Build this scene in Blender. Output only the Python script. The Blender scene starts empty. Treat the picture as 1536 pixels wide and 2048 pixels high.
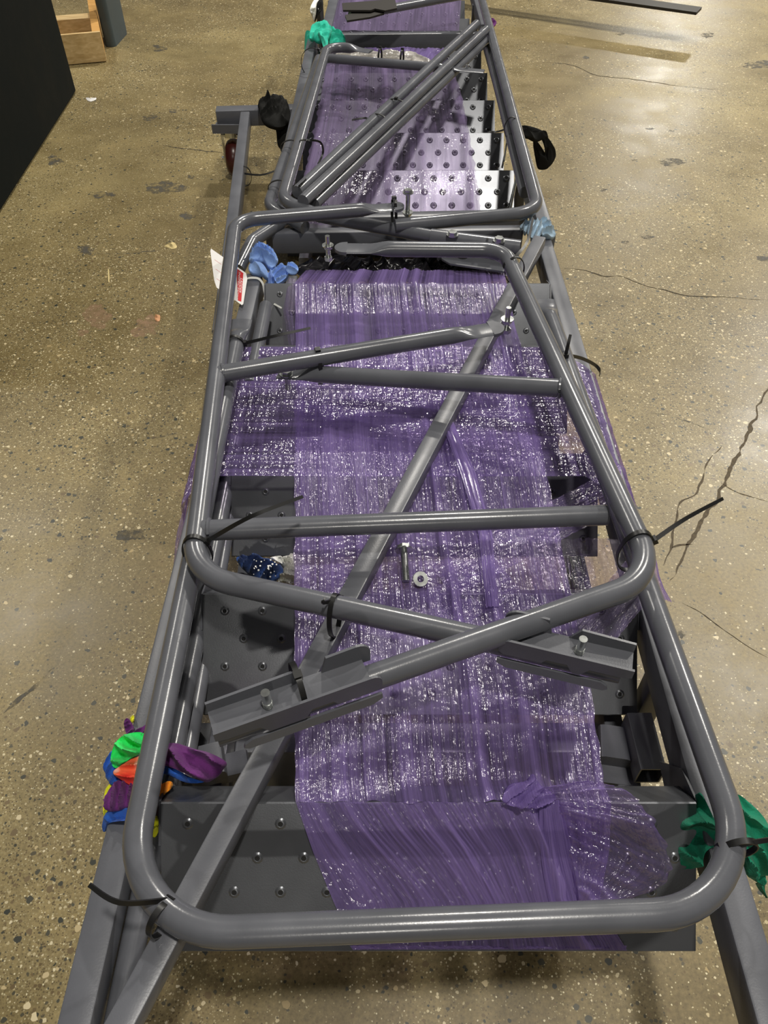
import bpy, math, random
from mathutils import Vector, Matrix, noise
random.seed(7)

# ------------------------------------------------------------------ camera, world, lights, exposure
H = 1.2                      # camera height above the concrete
F = 1538.0                   # focal length in pixels of the 1536 x 2048 frame
PITCH = math.radians(46.7)   # downward tilt
CP, SP = math.cos(PITCH), math.sin(PITCH)
scene = bpy.context.scene
COL = scene.collection
cam_data = bpy.data.cameras.new('camera')
cam = bpy.data.objects.new('camera', cam_data)
COL.objects.link(cam)
cam.location = (0, 0, H)
cam.rotation_euler = (math.pi / 2 - PITCH, 0, 0)
cam_data.sensor_fit = 'VERTICAL'
cam_data.sensor_height = 24.0
cam_data.lens = 24.0 * F / 2048.0
cam_data.clip_start = 0.02
scene.camera = cam

world = bpy.data.worlds.new('hall_light')
scene.world = world
world.use_nodes = True
wb = world.node_tree.nodes['Background']
wb.inputs[0].default_value = (1.0, 0.97, 0.92, 1)
wb.inputs[1].default_value = 0.09


def lamp(name, loc, power, size, color=(1.0, 0.955, 0.87)):
    d = bpy.data.lights.new(name, 'AREA')
    d.shape = 'DISK'
    d.size = size
    d.energy = power
    d.color = color
    o = bpy.data.objects.new(name, d)
    COL.objects.link(o)
    o.location = loc
    return o


lamp('high_bay_lamp', (0.8, -0.4, 6.5), 235, 0.40)
lamp('high_bay_lamp', (4.2, 4.4, 6.5), 290, 0.40)
lamp('high_bay_lamp', (0.8, 7.2, 6.5), 360, 0.40)
lamp('high_bay_lamp', (-4.4, 5.6, 6.5), 160, 0.40)
lamp('high_bay_lamp', (6.0, 9.0, 6.5), 480, 0.40)
lamp('high_bay_lamp', (0.4, -8.0, 6.5), 230, 0.40)
lamp('high_bay_lamp', (7.2, 21.6, 6.5), 750, 1.0)

vs = scene.view_settings
vs.view_transform = 'Standard'
vs.look = 'None'
vs.exposure = -0.15
vs.gamma = 1.0
vs.use_curve_mapping = False
scene.cycles.use_denoising = True
scene.cycles.transparent_max_bounces = 24
scene.cycles.max_bounces = 10


# ------------------------------------------------------------------ helpers
def P(px, py, D):
    """world point seen at pixel (px, py) lying D metres below the camera height"""
    v = (1024.0 - py) / F
    u = (px - 768.0) / F
    t = D / (SP - v * CP)
    return Vector((u * t, (CP + v * SP) * t, H - D))


def lerp(a, b, t):
    return a + (b - a) * t


class NT:
    def __init__(self, name):
        self.m = bpy.data.materials.new(name)
        self.m.use_nodes = True
        self.t = self.m.node_tree
        self.t.nodes.clear()
        self.out = self.t.nodes.new('ShaderNodeOutputMaterial')

    def n(self, typ, **kw):
        nd = self.t.nodes.new('ShaderNode' + typ)
        for k, v in kw.items():
            if k.startswith('_'):
                setattr(nd, k[1:], v)
            else:
                key = k.replace('__', ' ')
                nd.inputs[key].default_value = v
        return nd

    def l(self, a, b):
        self.t.links.new(a, b)

    def ramp(self, src, stops, interp='LINEAR'):
        r = self.t.nodes.new('ShaderNodeValToRGB')
        r.color_ramp.interpolation = interp
        e = r.color_ramp.elements
        while len(e) < len(stops):
            e.new(0.5)
        for el, (pos, c) in zip(e, stops):
            el.position = pos
            el.color = c if len(c) == 4 else (*c, 1)
        self.l(src, r.inputs[0])
        return r.outputs[0]

    def math(self, op, a, b=None, clamp=False):
        m = self.t.nodes.new('ShaderNodeMath')
        m.operation = op
        m.use_clamp = clamp
        for i, x in enumerate((a, b)):
            if x is None:
                continue
            if isinstance(x, (int, float)):
                m.inputs[i].default_value = x
            else:
                self.l(x, m.inputs[i])
        return m.outputs[0]

    def mix(self, fac, a, b, mode='MIX'):
        m = self.t.nodes.new('ShaderNodeMix')
        m.data_type = 'RGBA'
        m.blend_type = mode
        for i, x in ((0, fac), (6, a), (7, b)):
            if isinstance(x, (int, float)):
                m.inputs[i].default_value = x
            elif isinstance(x, tuple):
                m.inputs[i].default_value = x if len(x) == 4 else (*x, 1)
            else:
                self.l(x, m.inputs[i])
        return m.outputs[2]


def simple(name, col, rough=0.5, metal=0.0, spec=0.5, var=0.0, scale=30, bump=0.0, bscale=200, sheen=0.0, aniso=None):
    k = NT(name)
    tc = k.n('TexCoord')
    b = k.n('BsdfPrincipled', Roughness=rough, Metallic=metal)
    b.inputs['Specular IOR Level'].default_value = spec
    if sheen:
        b.inputs['Sheen Weight'].default_value = sheen
    if var > 0:
        nz = k.n('TexNoise', Scale=scale, Detail=5.0)
        k.l(tc.outputs['Object'], nz.inputs['Vector'])
        lo = tuple(c * (1 - var) for c in col)
        hi = tuple(min(1, c * (1 + var)) for c in col)
        k.l(k.ramp(nz.outputs[0], [(0.3, lo), (0.7, hi)]), b.inputs['Base Color'])
        k.l(k.ramp(nz.outputs[0], [(0.3, (rough * 0.85,) * 3), (0.7, (min(1, rough * 1.15),) * 3)]), b.inputs['Roughness'])
    else:
        b.inputs['Base Color'].default_value = (*col, 1)
    if bump > 0:
        n2 = k.n('TexNoise', Scale=bscale, Detail=3.0)
        k.l(tc.outputs['Object'], n2.inputs['Vector'])
        bp = k.n('Bump', Strength=bump, Distance=0.002)
        k.l(n2.outputs[0], bp.inputs['Height'])
        k.l(bp.outputs[0], b.inputs['Normal'])
    k.l(b.outputs[0], k.out.inputs[0])
    return k.m


def floor_material():
    k = NT('polished_concrete')
    tc = k.n('TexCoord')
    co = tc.outputs['Object']

    def noise_(scale, detail=5.0, rough=0.55, w=None):
        n = k.n('TexNoise', Scale=scale, Detail=detail, Roughness=rough)
        k.l(co, n.inputs['Vector'])
        return n.outputs[0]

    big = noise_(0.9, 6)
    mid = noise_(5.0, 8, 0.65)
    fine = noise_(160.0, 4, 0.7)
    c = k.ramp(big, [(0.32, (0.150, 0.113, 0.050)), (0.5, (0.222, 0.172, 0.077)), (0.68, (0.305, 0.244, 0.114))])
    c = k.mix(0.55, c, k.ramp(mid, [(0.3, (0.30, 0.28, 0.24)), (0.5, (0.5, 0.5, 0.5)), (0.72, (0.68, 0.66, 0.6))]), 'OVERLAY')
    c = k.mix(0.6, c, k.ramp(fine, [(0.25, (0.2, 0.2, 0.2)), (0.75, (0.8, 0.8, 0.8))]), 'OVERLAY')
    # where the surface cream is ground away the stones show
    expose = k.ramp(noise_(1.7, 4), [(0.36, (0.12,) * 3), (0.60, (1.0,) * 3)])

    def stones(scale, share, rad, seed):
        mp = k.n('Mapping')
        mp.inputs['Location'].default_value = (seed, seed * 1.7, 0)
        wob = k.n('TexNoise', Scale=scale * 1.3, Detail=2.0)
        k.l(co, wob.inputs['Vector'])
        va = k.n('VectorMath', _operation='SCALE')
        k.l(wob.outputs['Color'], va.inputs[0])
        va.inputs['Scale'].default_value = 0.55 / scale
        vb = k.n('VectorMath', _operation='ADD')
        k.l(co, vb.inputs[0])
        k.l(va.outputs[0], vb.inputs[1])
        k.l(vb.outputs[0], mp.inputs['Vector'])
        sep = k.n('SeparateXYZ')
        k.l(mp.outputs[0], sep.inputs[0])
        cmb = k.n('CombineXYZ')
        k.l(sep.outputs[0], cmb.inputs[0])
        k.l(sep.outputs[1], cmb.inputs[1])
        vo = k.n('TexVoronoi', Scale=scale)
        vo.voronoi_dimensions = '2D'
        k.l(cmb.outputs[0], vo.inputs['Vector'])
        sc = k.n('SeparateColor')
        k.l(vo.outputs['Color'], sc.inputs[0])
        pick = k.math('LESS_THAN', sc.outputs[0], k.math('MULTIPLY', expose, share))
        rr = k.math('MULTIPLY', sc.outputs[1], rad)
        rr = k.math('ADD', rr, rad * 0.45)
        edge = k.math('SUBTRACT', rr, vo.outputs['Distance'])
        mask = k.math('MULTIPLY', edge, 22.0, True)
        return k.math('MULTIPLY', mask, pick), sc.outputs[2]

    for scale, share, rad, seed, stops in (
            (330, 0.55, 0.34, 3.1, [(0.0, (0.09, 0.066, 0.03)), (0.45, (0.15, 0.11, 0.05)), (0.5, (0.34, 0.28, 0.15)), (0.85, (0.40, 0.34, 0.19)), (1.0, (0.75, 0.68, 0.45))]),
            (150, 0.42, 0.30, 7.7, [(0.0, (0.045, 0.045, 0.03)), (0.40, (0.10, 0.085, 0.05)), (0.41, (0.13, 0.09, 0.04)), (0.72, (0.18, 0.13, 0.06)), (0.73, (0.45, 0.37, 0.20)), (1.0, (0.72, 0.63, 0.42))]),
            (75, 0.16, 0.30, 1.3, [(0.0, (0.035, 0.038, 0.03)), (0.5, (0.08, 0.075, 0.05)), (0.52, (0.13, 0.09, 0.04)), (0.76, (0.18, 0.13, 0.065)), (0.78, (0.45, 0.34, 0.16)), (1.0, (0.70, 0.60, 0.38))])):
        m, h = stones(scale, share, rad, seed)
        c = k.mix(m, c, k.ramp(h, stops, 'LINEAR'))
    b = k.n('BsdfPrincipled')
    k.l(c, b.inputs['Base Color'])
    k.l(k.ramp(mid, [(0.3, (0.30,) * 3), (0.7, (0.46,) * 3)]), b.inputs['Roughness'])
    bp = k.n('Bump', Strength=0.12, Distance=0.002)
    k.l(mid, bp.inputs['Height'])
    k.l(bp.outputs[0], b.inputs['Normal'])
    k.l(b.outputs[0], k.out.inputs[0])
    return k.m


def film_material(name, col=(0.275, 0.195, 0.49), tint=(0.80, 0.73, 0.90), lo=0.16, hi=0.86, gloss=0.45, pleat=(260.0, 3.0), glint=(130.0, 11.0)):
    """thin purple stretch film: how much it hides follows the attribute 'dens' (layers of film)"""
    k = NT(name)
    at = k.n('Attribute')
    at.attribute_name = 'dens'
    uv = k.n('Attribute')
    uv.attribute_name = 'sheet'
    mp = k.n('Mapping')
    mp.inputs['Scale'].default_value = (pleat[0], pleat[1], 1)
    k.l(uv.outputs['Vector'], mp.inputs['Vector'])
    st = k.n('TexNoise', Scale=1.0, Detail=4.0, Roughness=0.6)
    k.l(mp.outputs[0], st.inputs['Vector'])
    tc = k.n('TexCoord')
    mp2 = k.n('Mapping')
    mp2.inputs['Scale'].default_value = (glint[0], glint[1], 1)
    k.l(uv.outputs['Vector'], mp2.inputs['Vector'])
    fi = k.n('TexNoise', Scale=1.0, Detail=1.5)
    k.l(mp2.outputs[0], fi.inputs['Vector'])
    cr = k.n('TexNoise', Scale=110.0, Detail=1.0)
    k.l(tc.outputs['Object'], cr.inputs['Vector'])
    hgt = k.math('ADD', fi.outputs[0], k.math('MULTIPLY', cr.outputs[0], 0.40))
    bp = k.n('Bump', Strength=1.0, Distance=0.0036)
    k.l(hgt, bp.inputs['Height'])
    d = k.math('ADD', at.outputs['Fac'], k.math('MULTIPLY', k.math('SUBTRACT', st.outputs[0], 0.5), 1.1))
    fac = k.math('MULTIPLY_ADD', d, hi - lo)
    mm = fac.node
    mm.inputs[2].default_value = lo
    mm.use_clamp = True
    tr = k.n('BsdfTransparent')
    tr.inputs[0].default_value = (*tint, 1)
    df = k.n('BsdfDiffuse')
    df.inputs[0].default_value = (*col, 1)
    tl = k.n('BsdfTranslucent')
    tl.inputs[0].default_value = (*col, 1)
    mx0 = k.n('MixShader')
    mx0.inputs[0].default_value = 0.35
    k.l(df.outputs[0], mx0.inputs[1])
    k.l(tl.outputs[0], mx0.inputs[2])
    mx = k.n('MixShader')
    k.l(fac, mx.inputs[0])
    k.l(tr.outputs[0], mx.inputs[1])
    k.l(mx0.outputs[0], mx.inputs[2])
    gl = k.n('BsdfGlossy')
    gl.inputs['Color'].default_value = (1, 0.97, 1, 1)
    gl.inputs['Roughness'].default_value = 0.145
    k.l(bp.outputs[0], gl.inputs['Normal'])
    gf = k.math('ADD', gloss * 0.13, 0.0)
    mg = k.n('MixShader')
    k.l(gf, mg.inputs[0])
    k.l(mx.outputs[0], mg.inputs[1])
    k.l(gl.outputs[0], mg.inputs[2])
    k.l(mg.outputs[0], k.out.inputs[0])
    return k.m


def patchy(name, col, scale, lo, hi):
    """thin worn layer that lets the concrete show between its specks"""
    k = NT(name)
    tc = k.n('TexCoord')
    n = k.n('TexNoise', Scale=scale, Detail=8.0, Roughness=0.7)
    k.l(tc.outputs['Object'], n.inputs['Vector'])
    b = k.n('BsdfPrincipled', Roughness=0.6)
    b.inputs['Base Color'].default_value = (*col, 1)
    t = k.n('BsdfTransparent')
    m = k.n('MixShader')
    k.l(k.ramp(n.outputs[0], [(lo, (0, 0, 0)), (hi, (1, 1, 1))]), m.inputs[0])
    k.l(t.outputs[0], m.inputs[1])
    k.l(b.outputs[0], m.inputs[2])
    k.l(m.outputs[0], k.out.inputs[0])
    return k.m


def wood_material(name, a, b):
    k = NT(name)
    tc = k.n('TexCoord')
    mp = k.n('Mapping')
    mp.inputs['Scale'].default_value = (3, 40, 40)
    k.l(tc.outputs['Object'], mp.inputs['Vector'])
    n = k.n('TexNoise', Scale=2.0, Detail=6.0, Distortion=0.6)
    k.l(mp.outputs[0], n.inputs['Vector'])
    bs = k.n('BsdfPrincipled', Roughness=0.7)
    k.l(k.ramp(n.outputs[0], [(0.3, a), (0.7, b)]), bs.inputs['Base Color'])
    k.l(bs.outputs[0], k.out.inputs[0])
    return k.m


M = {}
M['floor'] = floor_material()
M['paint'] = simple('grey_powder_coat', (0.110, 0.114, 0.130), 0.33, 0.0, 0.5, 0.10, 14, 0.05, 500)
M['tube'] = simple('grey_tube_coat', (0.110, 0.114, 0.129), 0.22, 0.0, 0.55, 0.10, 18, 0.03, 500)
M['tread'] = simple('grey_tread_coat', (0.125, 0.130, 0.142), 0.30, 0.55, 0.6, 0.10, 9, 0.04, 600)
M['hole'] = simple('dark_hole', (0.01, 0.01, 0.01), 0.8)
M['zinc'] = simple('zinc_plate', (0.66, 0.68, 0.66), 0.24, 1.0, 0.5, 0.10, 60)
M['tie'] = simple('black_nylon', (0.010, 0.010, 0.010), 0.38)
M['wtie'] = simple('white_nylon', (0.75, 0.76, 0.72), 0.4)
M['blackbin'] = simple('black_plastic', (0.0055, 0.0075, 0.007), 0.8, 0, 0.12, 0.12, 6)
M['greybin'] = simple('slate_plastic', (0.06, 0.08, 0.088), 0.55, 0, 0.4, 0.10, 8)
M['wood'] = wood_material('pale_pine', (0.50, 0.33, 0.13), (0.74, 0.55, 0.28))
M['wood2'] = wood_material('orange_pine', (0.50, 0.25, 0.055), (0.66, 0.37, 0.11))
M['wheel'] = simple('oxblood_polyurethane', (0.055, 0.010, 0.008), 0.30)
M['crack'] = simple('crack_dirt', (0.060, 0.050, 0.035), 0.9, 0, 0.2, 0.3, 90)
M['crackw'] = simple('crack_fill', (0.105, 0.083, 0.055), 0.8, 0, 0.2, 0.35, 120)
M['stain'] = patchy('dark_stain', (0.085, 0.078, 0.062), 26, 0.42, 0.62)
M['dust'] = patchy('peach_dust', (0.34, 0.21, 0.12), 40, 0.30, 0.80)
M['steelblack'] = simple('black_fork_steel', (0.03, 0.026, 0.022), 0.55, 0.3)
M['paper'] = simple('white_card', (0.80, 0.78, 0.76), 0.6)
M['red'] = simple('red_print', (0.55, 0.015, 0.02), 0.6)
M['pinkprint'] = simple('pink_print', (0.62, 0.30, 0.30), 0.6)
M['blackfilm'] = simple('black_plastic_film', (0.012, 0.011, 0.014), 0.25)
M['leaf'] = simple('dry_leaf', (0.62, 0.50, 0.24), 0.7, 0, 0.3, 0.2, 90)
M['chip'] = simple('orange_chip', (0.65, 0.33, 0.16), 0.7)


def cloth(name, col, var=0.18, bump=0.5):
    return simple(name, col, 0.88, 0, 0.15, var, 45, bump, 420, sheen=0.12 if max(col) > 0.02 else 0.0)


M['teal'] = cloth('teal_cotton', (0.029, 0.522, 0.362))
M['green'] = cloth('forest_green_cotton', (0.012, 0.217, 0.123))
M['black'] = cloth('black_cotton', (0.014, 0.014, 0.013))
M['blue'] = cloth('cornflower_cotton', (0.275, 0.435, 0.812))
M['paleblue'] = cloth('pale_blue_cotton', (0.392, 0.522, 0.638))
M['white'] = cloth('white_cotton', (0.950, 0.950, 0.841))
M['navy'] = cloth('navy_cotton', (0.029, 0.065, 0.203), 0.5)
M['dgreen'] = cloth('bright_green_dye', (0.029, 0.754, 0.145))
M['dpurple'] = cloth('plum_dye', (0.123, 0.026, 0.145))
M['dblue'] = cloth('blue_dye', (0.029, 0.123, 0.522))
M['dyellow'] = cloth('yellow_dye', (0.950, 0.950, 0.029))
M['dorange'] = cloth('orange_dye', (0.950, 0.348, 0.029))


def dye_material():
    k = NT('red_white_dye')
    tc = k.n('TexCoord')
    n = k.n('TexNoise', Scale=26.0, Detail=2.0)
    k.l(tc.outputs['Object'], n.inputs['Vector'])
    b = k.n('BsdfPrincipled', Roughness=0.85)
    k.l(k.ramp(n.outputs[0], [(0.36, (0.80, 0.03, 0.02)), (0.52, (0.85, 0.14, 0.05)), (0.60, (0.85, 0.66, 0.52)), (0.7, (0.88, 0.33, 0.06))]), b.inputs['Base Color'])
    k.l(b.outputs[0], k.out.inputs[0])
    return k.m


M['dred'] = dye_material()
M['film'] = film_material('purple_stretch_film')
M['film_x'] = film_material('purple_stretch_film_across', lo=0.14, hi=0.80, gloss=0.65, pleat=(2.5, 130.0), glint=(18.0, 150.0))
M['film_far'] = film_material('purple_stretch_film_far', col=(0.34, 0.26, 0.48), lo=0.08, hi=0.66, gloss=0.5, pleat=(130.0, 2.5), tint=(0.88, 0.83, 0.93), glint=(60.0, 20.0))
M['film_clear'] = film_material('thin_stretch_film', lo=0.04, hi=0.55, gloss=0.6, pleat=(70.0, 3.0), tint=(0.90, 0.84, 0.95), glint=(16.0, 40.0))
M['bag'] = film_material('clear_plastic_bag', col=(0.62, 0.60, 0.55), lo=0.35, hi=0.95, gloss=0.7, pleat=(30.0, 30.0), tint=(0.95, 0.95, 0.93), glint=(20.0, 20.0))


# ---- geometry: every function returns (verts, faces) in world coordinates
def join(*geos):
    V, Fc = [], []
    for v, f in geos:
        o = len(V)
        V.extend(v)
        Fc.extend([tuple(i + o for i in q) for q in f])
    return V, Fc


def fillet(pts, radii, n=9):
    out = [pts[0].copy()]
    for i in range(1, len(pts) - 1):
        a, b, c = pts[i - 1], pts[i], pts[i + 1]
        r = radii[i - 1]
        d1 = (a - b).normalized()
        d2 = (c - b).normalized()
        if r <= 0:
            out.append(b.copy())
            continue
        ang = d1.angle(d2)
        tl = min(r / math.tan(ang / 2), (a - b).length * 0.48, (c - b).length * 0.48)
        p1, p2 = b + d1 * tl, b + d2 * tl
        rr = tl * math.tan(ang / 2)
        cen = b + (d1 + d2).normalized() * (rr / math.sin(ang / 2))
        e1, e2 = p1 - cen, p2 - cen
        tot = e1.angle(e2)
        for j in range(n + 1):
            s = j / n
            q = (e1 * math.sin((1 - s) * tot) + e2 * math.sin(s * tot)) / math.sin(tot)
            out.append(cen + q)
    out.append(pts[-1].copy())
    return out


def frames(path, closed=False, wd=None):
    n = len(path)
    fr = []
    for i in range(n):
        if closed:
            t = path[(i + 1) % n] - path[i - 1]
        else:
            t = path[min(i + 1, n - 1)] - path[max(i - 1, 0)]
        t = t.normalized()
        ref = wd if wd is not None else Vector((0, 0, 1))
        if wd is not None:
            s = (ref - t * ref.dot(t))
            s = s.normalized() if s.length > 1e-5 else t.orthogonal().normalized()
            u = s.cross(t).normalized()
        else:
            if abs(t.z) > 0.97:
                ref = Vector((0, 1, 0))
            s = t.cross(ref).normalized()
            u = s.cross(t).normalized()
        fr.append((t, s, u))
    return fr


def sweep(path, sec, closed=False, cap=True, wd=None, scale=None):
    fr = frames(path, closed, wd)
    V, Fc = [], []
    m = len(sec)
    for i, p in enumerate(path):
        t, s, u = fr[i]
        sx, sy = scale[i] if scale else (1, 1)
        for a, b in sec:
            V.append(p + s * (a * sx) + u * (b * sy))
    n = len(path)
    for i in range(n if closed else n - 1):
        j = (i + 1) % n
        for k in range(m):
            l = (k + 1) % m
            Fc.append((i * m + k, i * m + l, j * m + l, j * m + k))
    if cap and not closed:
        Fc.append(tuple(range(m - 1, -1, -1)))
        Fc.append(tuple((n - 1) * m + k for k in range(m)))
    return V, Fc


def circ(r, n=20):
    return [(r * math.cos(2 * math.pi * k / n), r * math.sin(2 * math.pi * k / n)) for k in range(n)]


def rrect(w, h, r=0.003, n=2):
    out = []
    for cx, cy, a0 in ((w / 2 - r, h / 2 - r, 0), (-w / 2 + r, h / 2 - r, 90), (-w / 2 + r, -h / 2 + r, 180), (w / 2 - r, -h / 2 + r, 270)):
        for k in range(n + 1):
            a = math.radians(a0 + 90 * k / n)
            out.append((cx + r * math.cos(a), cy + r * math.sin(a)))
    return out


def hollow(path, sec, wall_scale, depth=0.05, at_start=False):
    """a bar with one open end: outer skin, rim and inner skin to a given depth"""
    if at_start:
        path = path[::-1]
    a = sweep(path, sec, cap=False)
    d = (path[-1] - path[-2]).normalized()
    inner = [path[-1], path[-1] - d * depth]
    si = [(x * wall_scale, y * wall_scale) for x, y in sec]
    t, s, u = frames(path)[-1]
    V, Fc = a
    m = len(sec)
    last = len(V) - m
    o = len(V)
    for q in inner:
        for x, y in si:
            V.append(q + s * x + u * y)
    for k in range(m):
        l = (k + 1) % m
        Fc.append((last + k, last + l, o + l, o + k))
        Fc.append((o + k, o + l, o + m + l, o + m + k))
    Fc.append(tuple(o + m + k for k in range(m)))
    Fc.append(tuple(range(m - 1, -1, -1)))
    return V, Fc


def prism(poly, ex):
    """planar outline (3D points) extruded by the vector ex"""
    n = len(poly)
    V = [p.copy() for p in poly] + [p + ex for p in poly]
    Fc = [tuple(range(n - 1, -1, -1)), tuple(range(n, 2 * n))]
    for k in range(n):
        l = (k + 1) % n
        Fc.append((k, l, n + l, n + k))
    return V, Fc


def cyl(c, axis, r, h, n=16, r2=None):
    axis = axis.normalized()
    s = axis.orthogonal().normalized()
    u = axis.cross(s)
    V, Fc = [], []
    for z, rr in ((0, r), (h, r if r2 is None else r2)):
        for k in range(n):
            a = 2 * math.pi * k / n
            V.append(c + axis * z + (s * math.cos(a) + u * math.sin(a)) * rr)
    for k in range(n):
        l = (k + 1) % n
        Fc.append((k, l, n + l, n + k))
    Fc.append(tuple(range(n - 1, -1, -1)))
    Fc.append(tuple(range(n, 2 * n)))
    return V, Fc


def box(c, ax, ay, az, bev=0.0):
    V = []
    for sx in (-1, 1):
        for sy in (-1, 1):
            for sz in (-1, 1):
                V.append(c + ax * sx + ay * sy + az * sz)
    return V, [(0, 1, 3, 2), (4, 6, 7, 5), (0, 4, 5, 1), (2, 3, 7, 6), (0, 2, 6, 4), (1, 5, 7, 3)]


def bolt_geo(base, axis, length, r=0.005, head=True, nut_at=None, nut_h=0.006):
    axis = axis.normalized()
    g = [cyl(base, axis, r, length, 14)]
    for k in range(1, int(length * 0.45 / 0.0022)):
        g.append(cyl(base + axis * (k * 0.0022), axis, r * 1.12, 0.0008, 12))
    if head:
        g.append(cyl(base + axis * length, axis, r * 1.9, r * 1.2, 6))
        g.append(cyl(base + axis * (length - 0.0018), axis, r * 2.5, 0.0018, 18))
    if nut_at is not None:
        g.append(cyl(base + axis * nut_at, axis, r * 1.9, nut_h, 6))
        g.append(cyl(base + axis * (nut_at + nut_h), axis, r * 2.5, 0.0016, 18))
    return join(*g)


def make_obj(name, geo, mat, origin=Vector((0, 0, 0)), smooth=True, ang=35):
    v, f = geo
    me = bpy.data.meshes.new(name)
    me.from_pydata([tuple(p - origin) for p in v], [], f)
    me.validate()
    me.update()
    if mat:
        me.materials.append(mat)
    if smooth:
        me.polygons.foreach_set('use_smooth', [True] * len(me.polygons))
        try:
            me.set_sharp_from_angle(angle=math.radians(ang))
        except Exception:
            pass
    o = bpy.data.objects.new(name, me)
    COL.objects.link(o)
    return o


class Thing:
    def __init__(self, name, label, cat, origin, group=None):
        o = bpy.data.objects.new(name, None)
        COL.objects.link(o)
        o.empty_display_size = 0.05
        o.location = origin
        o['label'] = label
        o['category'] = cat
        if group:
            o['group'] = group
        self.o, self.org = o, Vector(origin)

    def add(self, name, geo, mat, parent=None, label=None, kind=None, smooth=True, ang=35):
        c = make_obj(name, geo, mat, self.org, smooth, ang)
        c.parent = parent or self.o
        if label:
            c['label'] = label
        if kind:
            c['kind'] = kind
        return c


def solo(name, label, cat, geo, mat, group=None, smooth=True, ang=35, kind=None):
    v = geo[0]
    zs = min(p.z for p in v)
    org = Vector((sum(p.x for p in v) / len(v), sum(p.y for p in v) / len(v), zs))
    o = make_obj(name, geo, mat, org, smooth, ang)
    o.location = org
    if label:
        o['label'] = label
        o['category'] = cat
    if group:
        o['group'] = group
    if kind:
        o['kind'] = kind
    return o


def catmull(pts, n, closed=True):
    out = []
    m = len(pts)
    segs = m if closed else m - 1
    for i in range(segs):
        if closed:
            p0, p1, p2, p3 = pts[i - 1], pts[i], pts[(i + 1) % m], pts[(i + 2) % m]
        else:
            p0, p1, p2, p3 = pts[max(i - 1, 0)], pts[i], pts[i + 1], pts[min(i + 2, m - 1)]
        for j in range(n):
            t = j / n
            out.append(0.5 * ((2 * p1) + (p2 - p0) * t + (2 * p0 - 5 * p1 + 4 * p2 - p3) * t * t + (3 * p1 - p0 - 3 * p2 + p3) * t ** 3))
    if not closed:
        out.append(pts[-1].copy())
    return out


def N3(p, f, seed=0.0):
    return noise.noise(Vector((p.x * f + seed, p.y * f - seed * 0.7, p.z * f + seed * 1.3)))


def pillow(outline, center, T, wr=0.004, seed=0.0, folds=6, up=Vector((0, -0.35, 0.94)), nsub=10, rings=16):
    """crumpled lump of cloth with the given outline (world points), swelling by T both ways"""
    ol = catmull(outline, nsub)
    up = up.normalized()
    m = len(ol)
    fa = seed * 2.4
    fdir = Vector((math.cos(fa), math.sin(fa), 0.3))
    span = max((p - center).length for p in ol) * 2
    V, Fc = [], []
    for side in (1, -1):
        base = len(V)
        for r in range(rings + 1):
            s = 1 - r / rings
            for i in range(m):
                if r == rings and i > 0:
                    break
                p = lerp(center, ol[i], s)
                bul = math.sqrt(max(0, 1 - s ** 2.6))
                a = 2 * math.pi * i / m
                ph = p.dot(fdir) * folds * math.pi / span * 1.1 + 3.2 * N3(p, 11, seed) + 1.2 * N3(p, 30, seed + 2)
                w = (1 - abs(math.sin(ph))) ** 1.5 * 1.9 - 0.7 + N3(p, 46, seed) * 0.45 - abs(N3(p, 20, seed + 4)) * 1.3
                wamp = wr * (0.25 + bul) * (1.0 if r else 0.25)
                V.append(p + up * (side * (T * bul) + w * wamp))
        for r in range(rings):
            for i in range(m):
                j = (i + 1) % m
                a, b = base + r * m + i, base + r * m + j
                if r < rings - 1:
                    c, d = base + (r + 1) * m + j, base + (r + 1) * m + i
                    q = (a, b, c, d)
                else:
                    q = (a, b, base + rings * m)
                Fc.append(q if side > 0 else q[::-1])
    # weld the rim of the two sides
    half = len(V) // 2
    V2 = V
    remap = {half + i: i for i in range(m)}
    Fc = [tuple(remap.get(i, i) for i in q) for q in Fc]
    return V2, Fc


def px_outline(pts):
    return [P(*p) for p in pts]


def rag_part(th, name, mat, pts, T, wr=0.004, seed=0.0, folds=6, up=Vector((0, -0.35, 0.94)), parent=None, label=None):
    ol = px_outline(pts)
    c = sum(ol, Vector()) / len(ol)
    return th.add(name, pillow(ol, c, T * 0.85, wr * 1.25, seed, folds, up), mat, parent, label, ang=80)


def strap(path, w, th, wd, taper=None):
    sec = [(-w / 2, -th / 2), (w / 2, -th / 2), (w / 2, th / 2), (-w / 2, th / 2)]
    sc = None
    if taper:
        sc = [(lerp(1, taper, i / (len(path) - 1)), 1) for i in range(len(path))]
    return sweep(path, sec, wd=wd, scale=sc)


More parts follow.
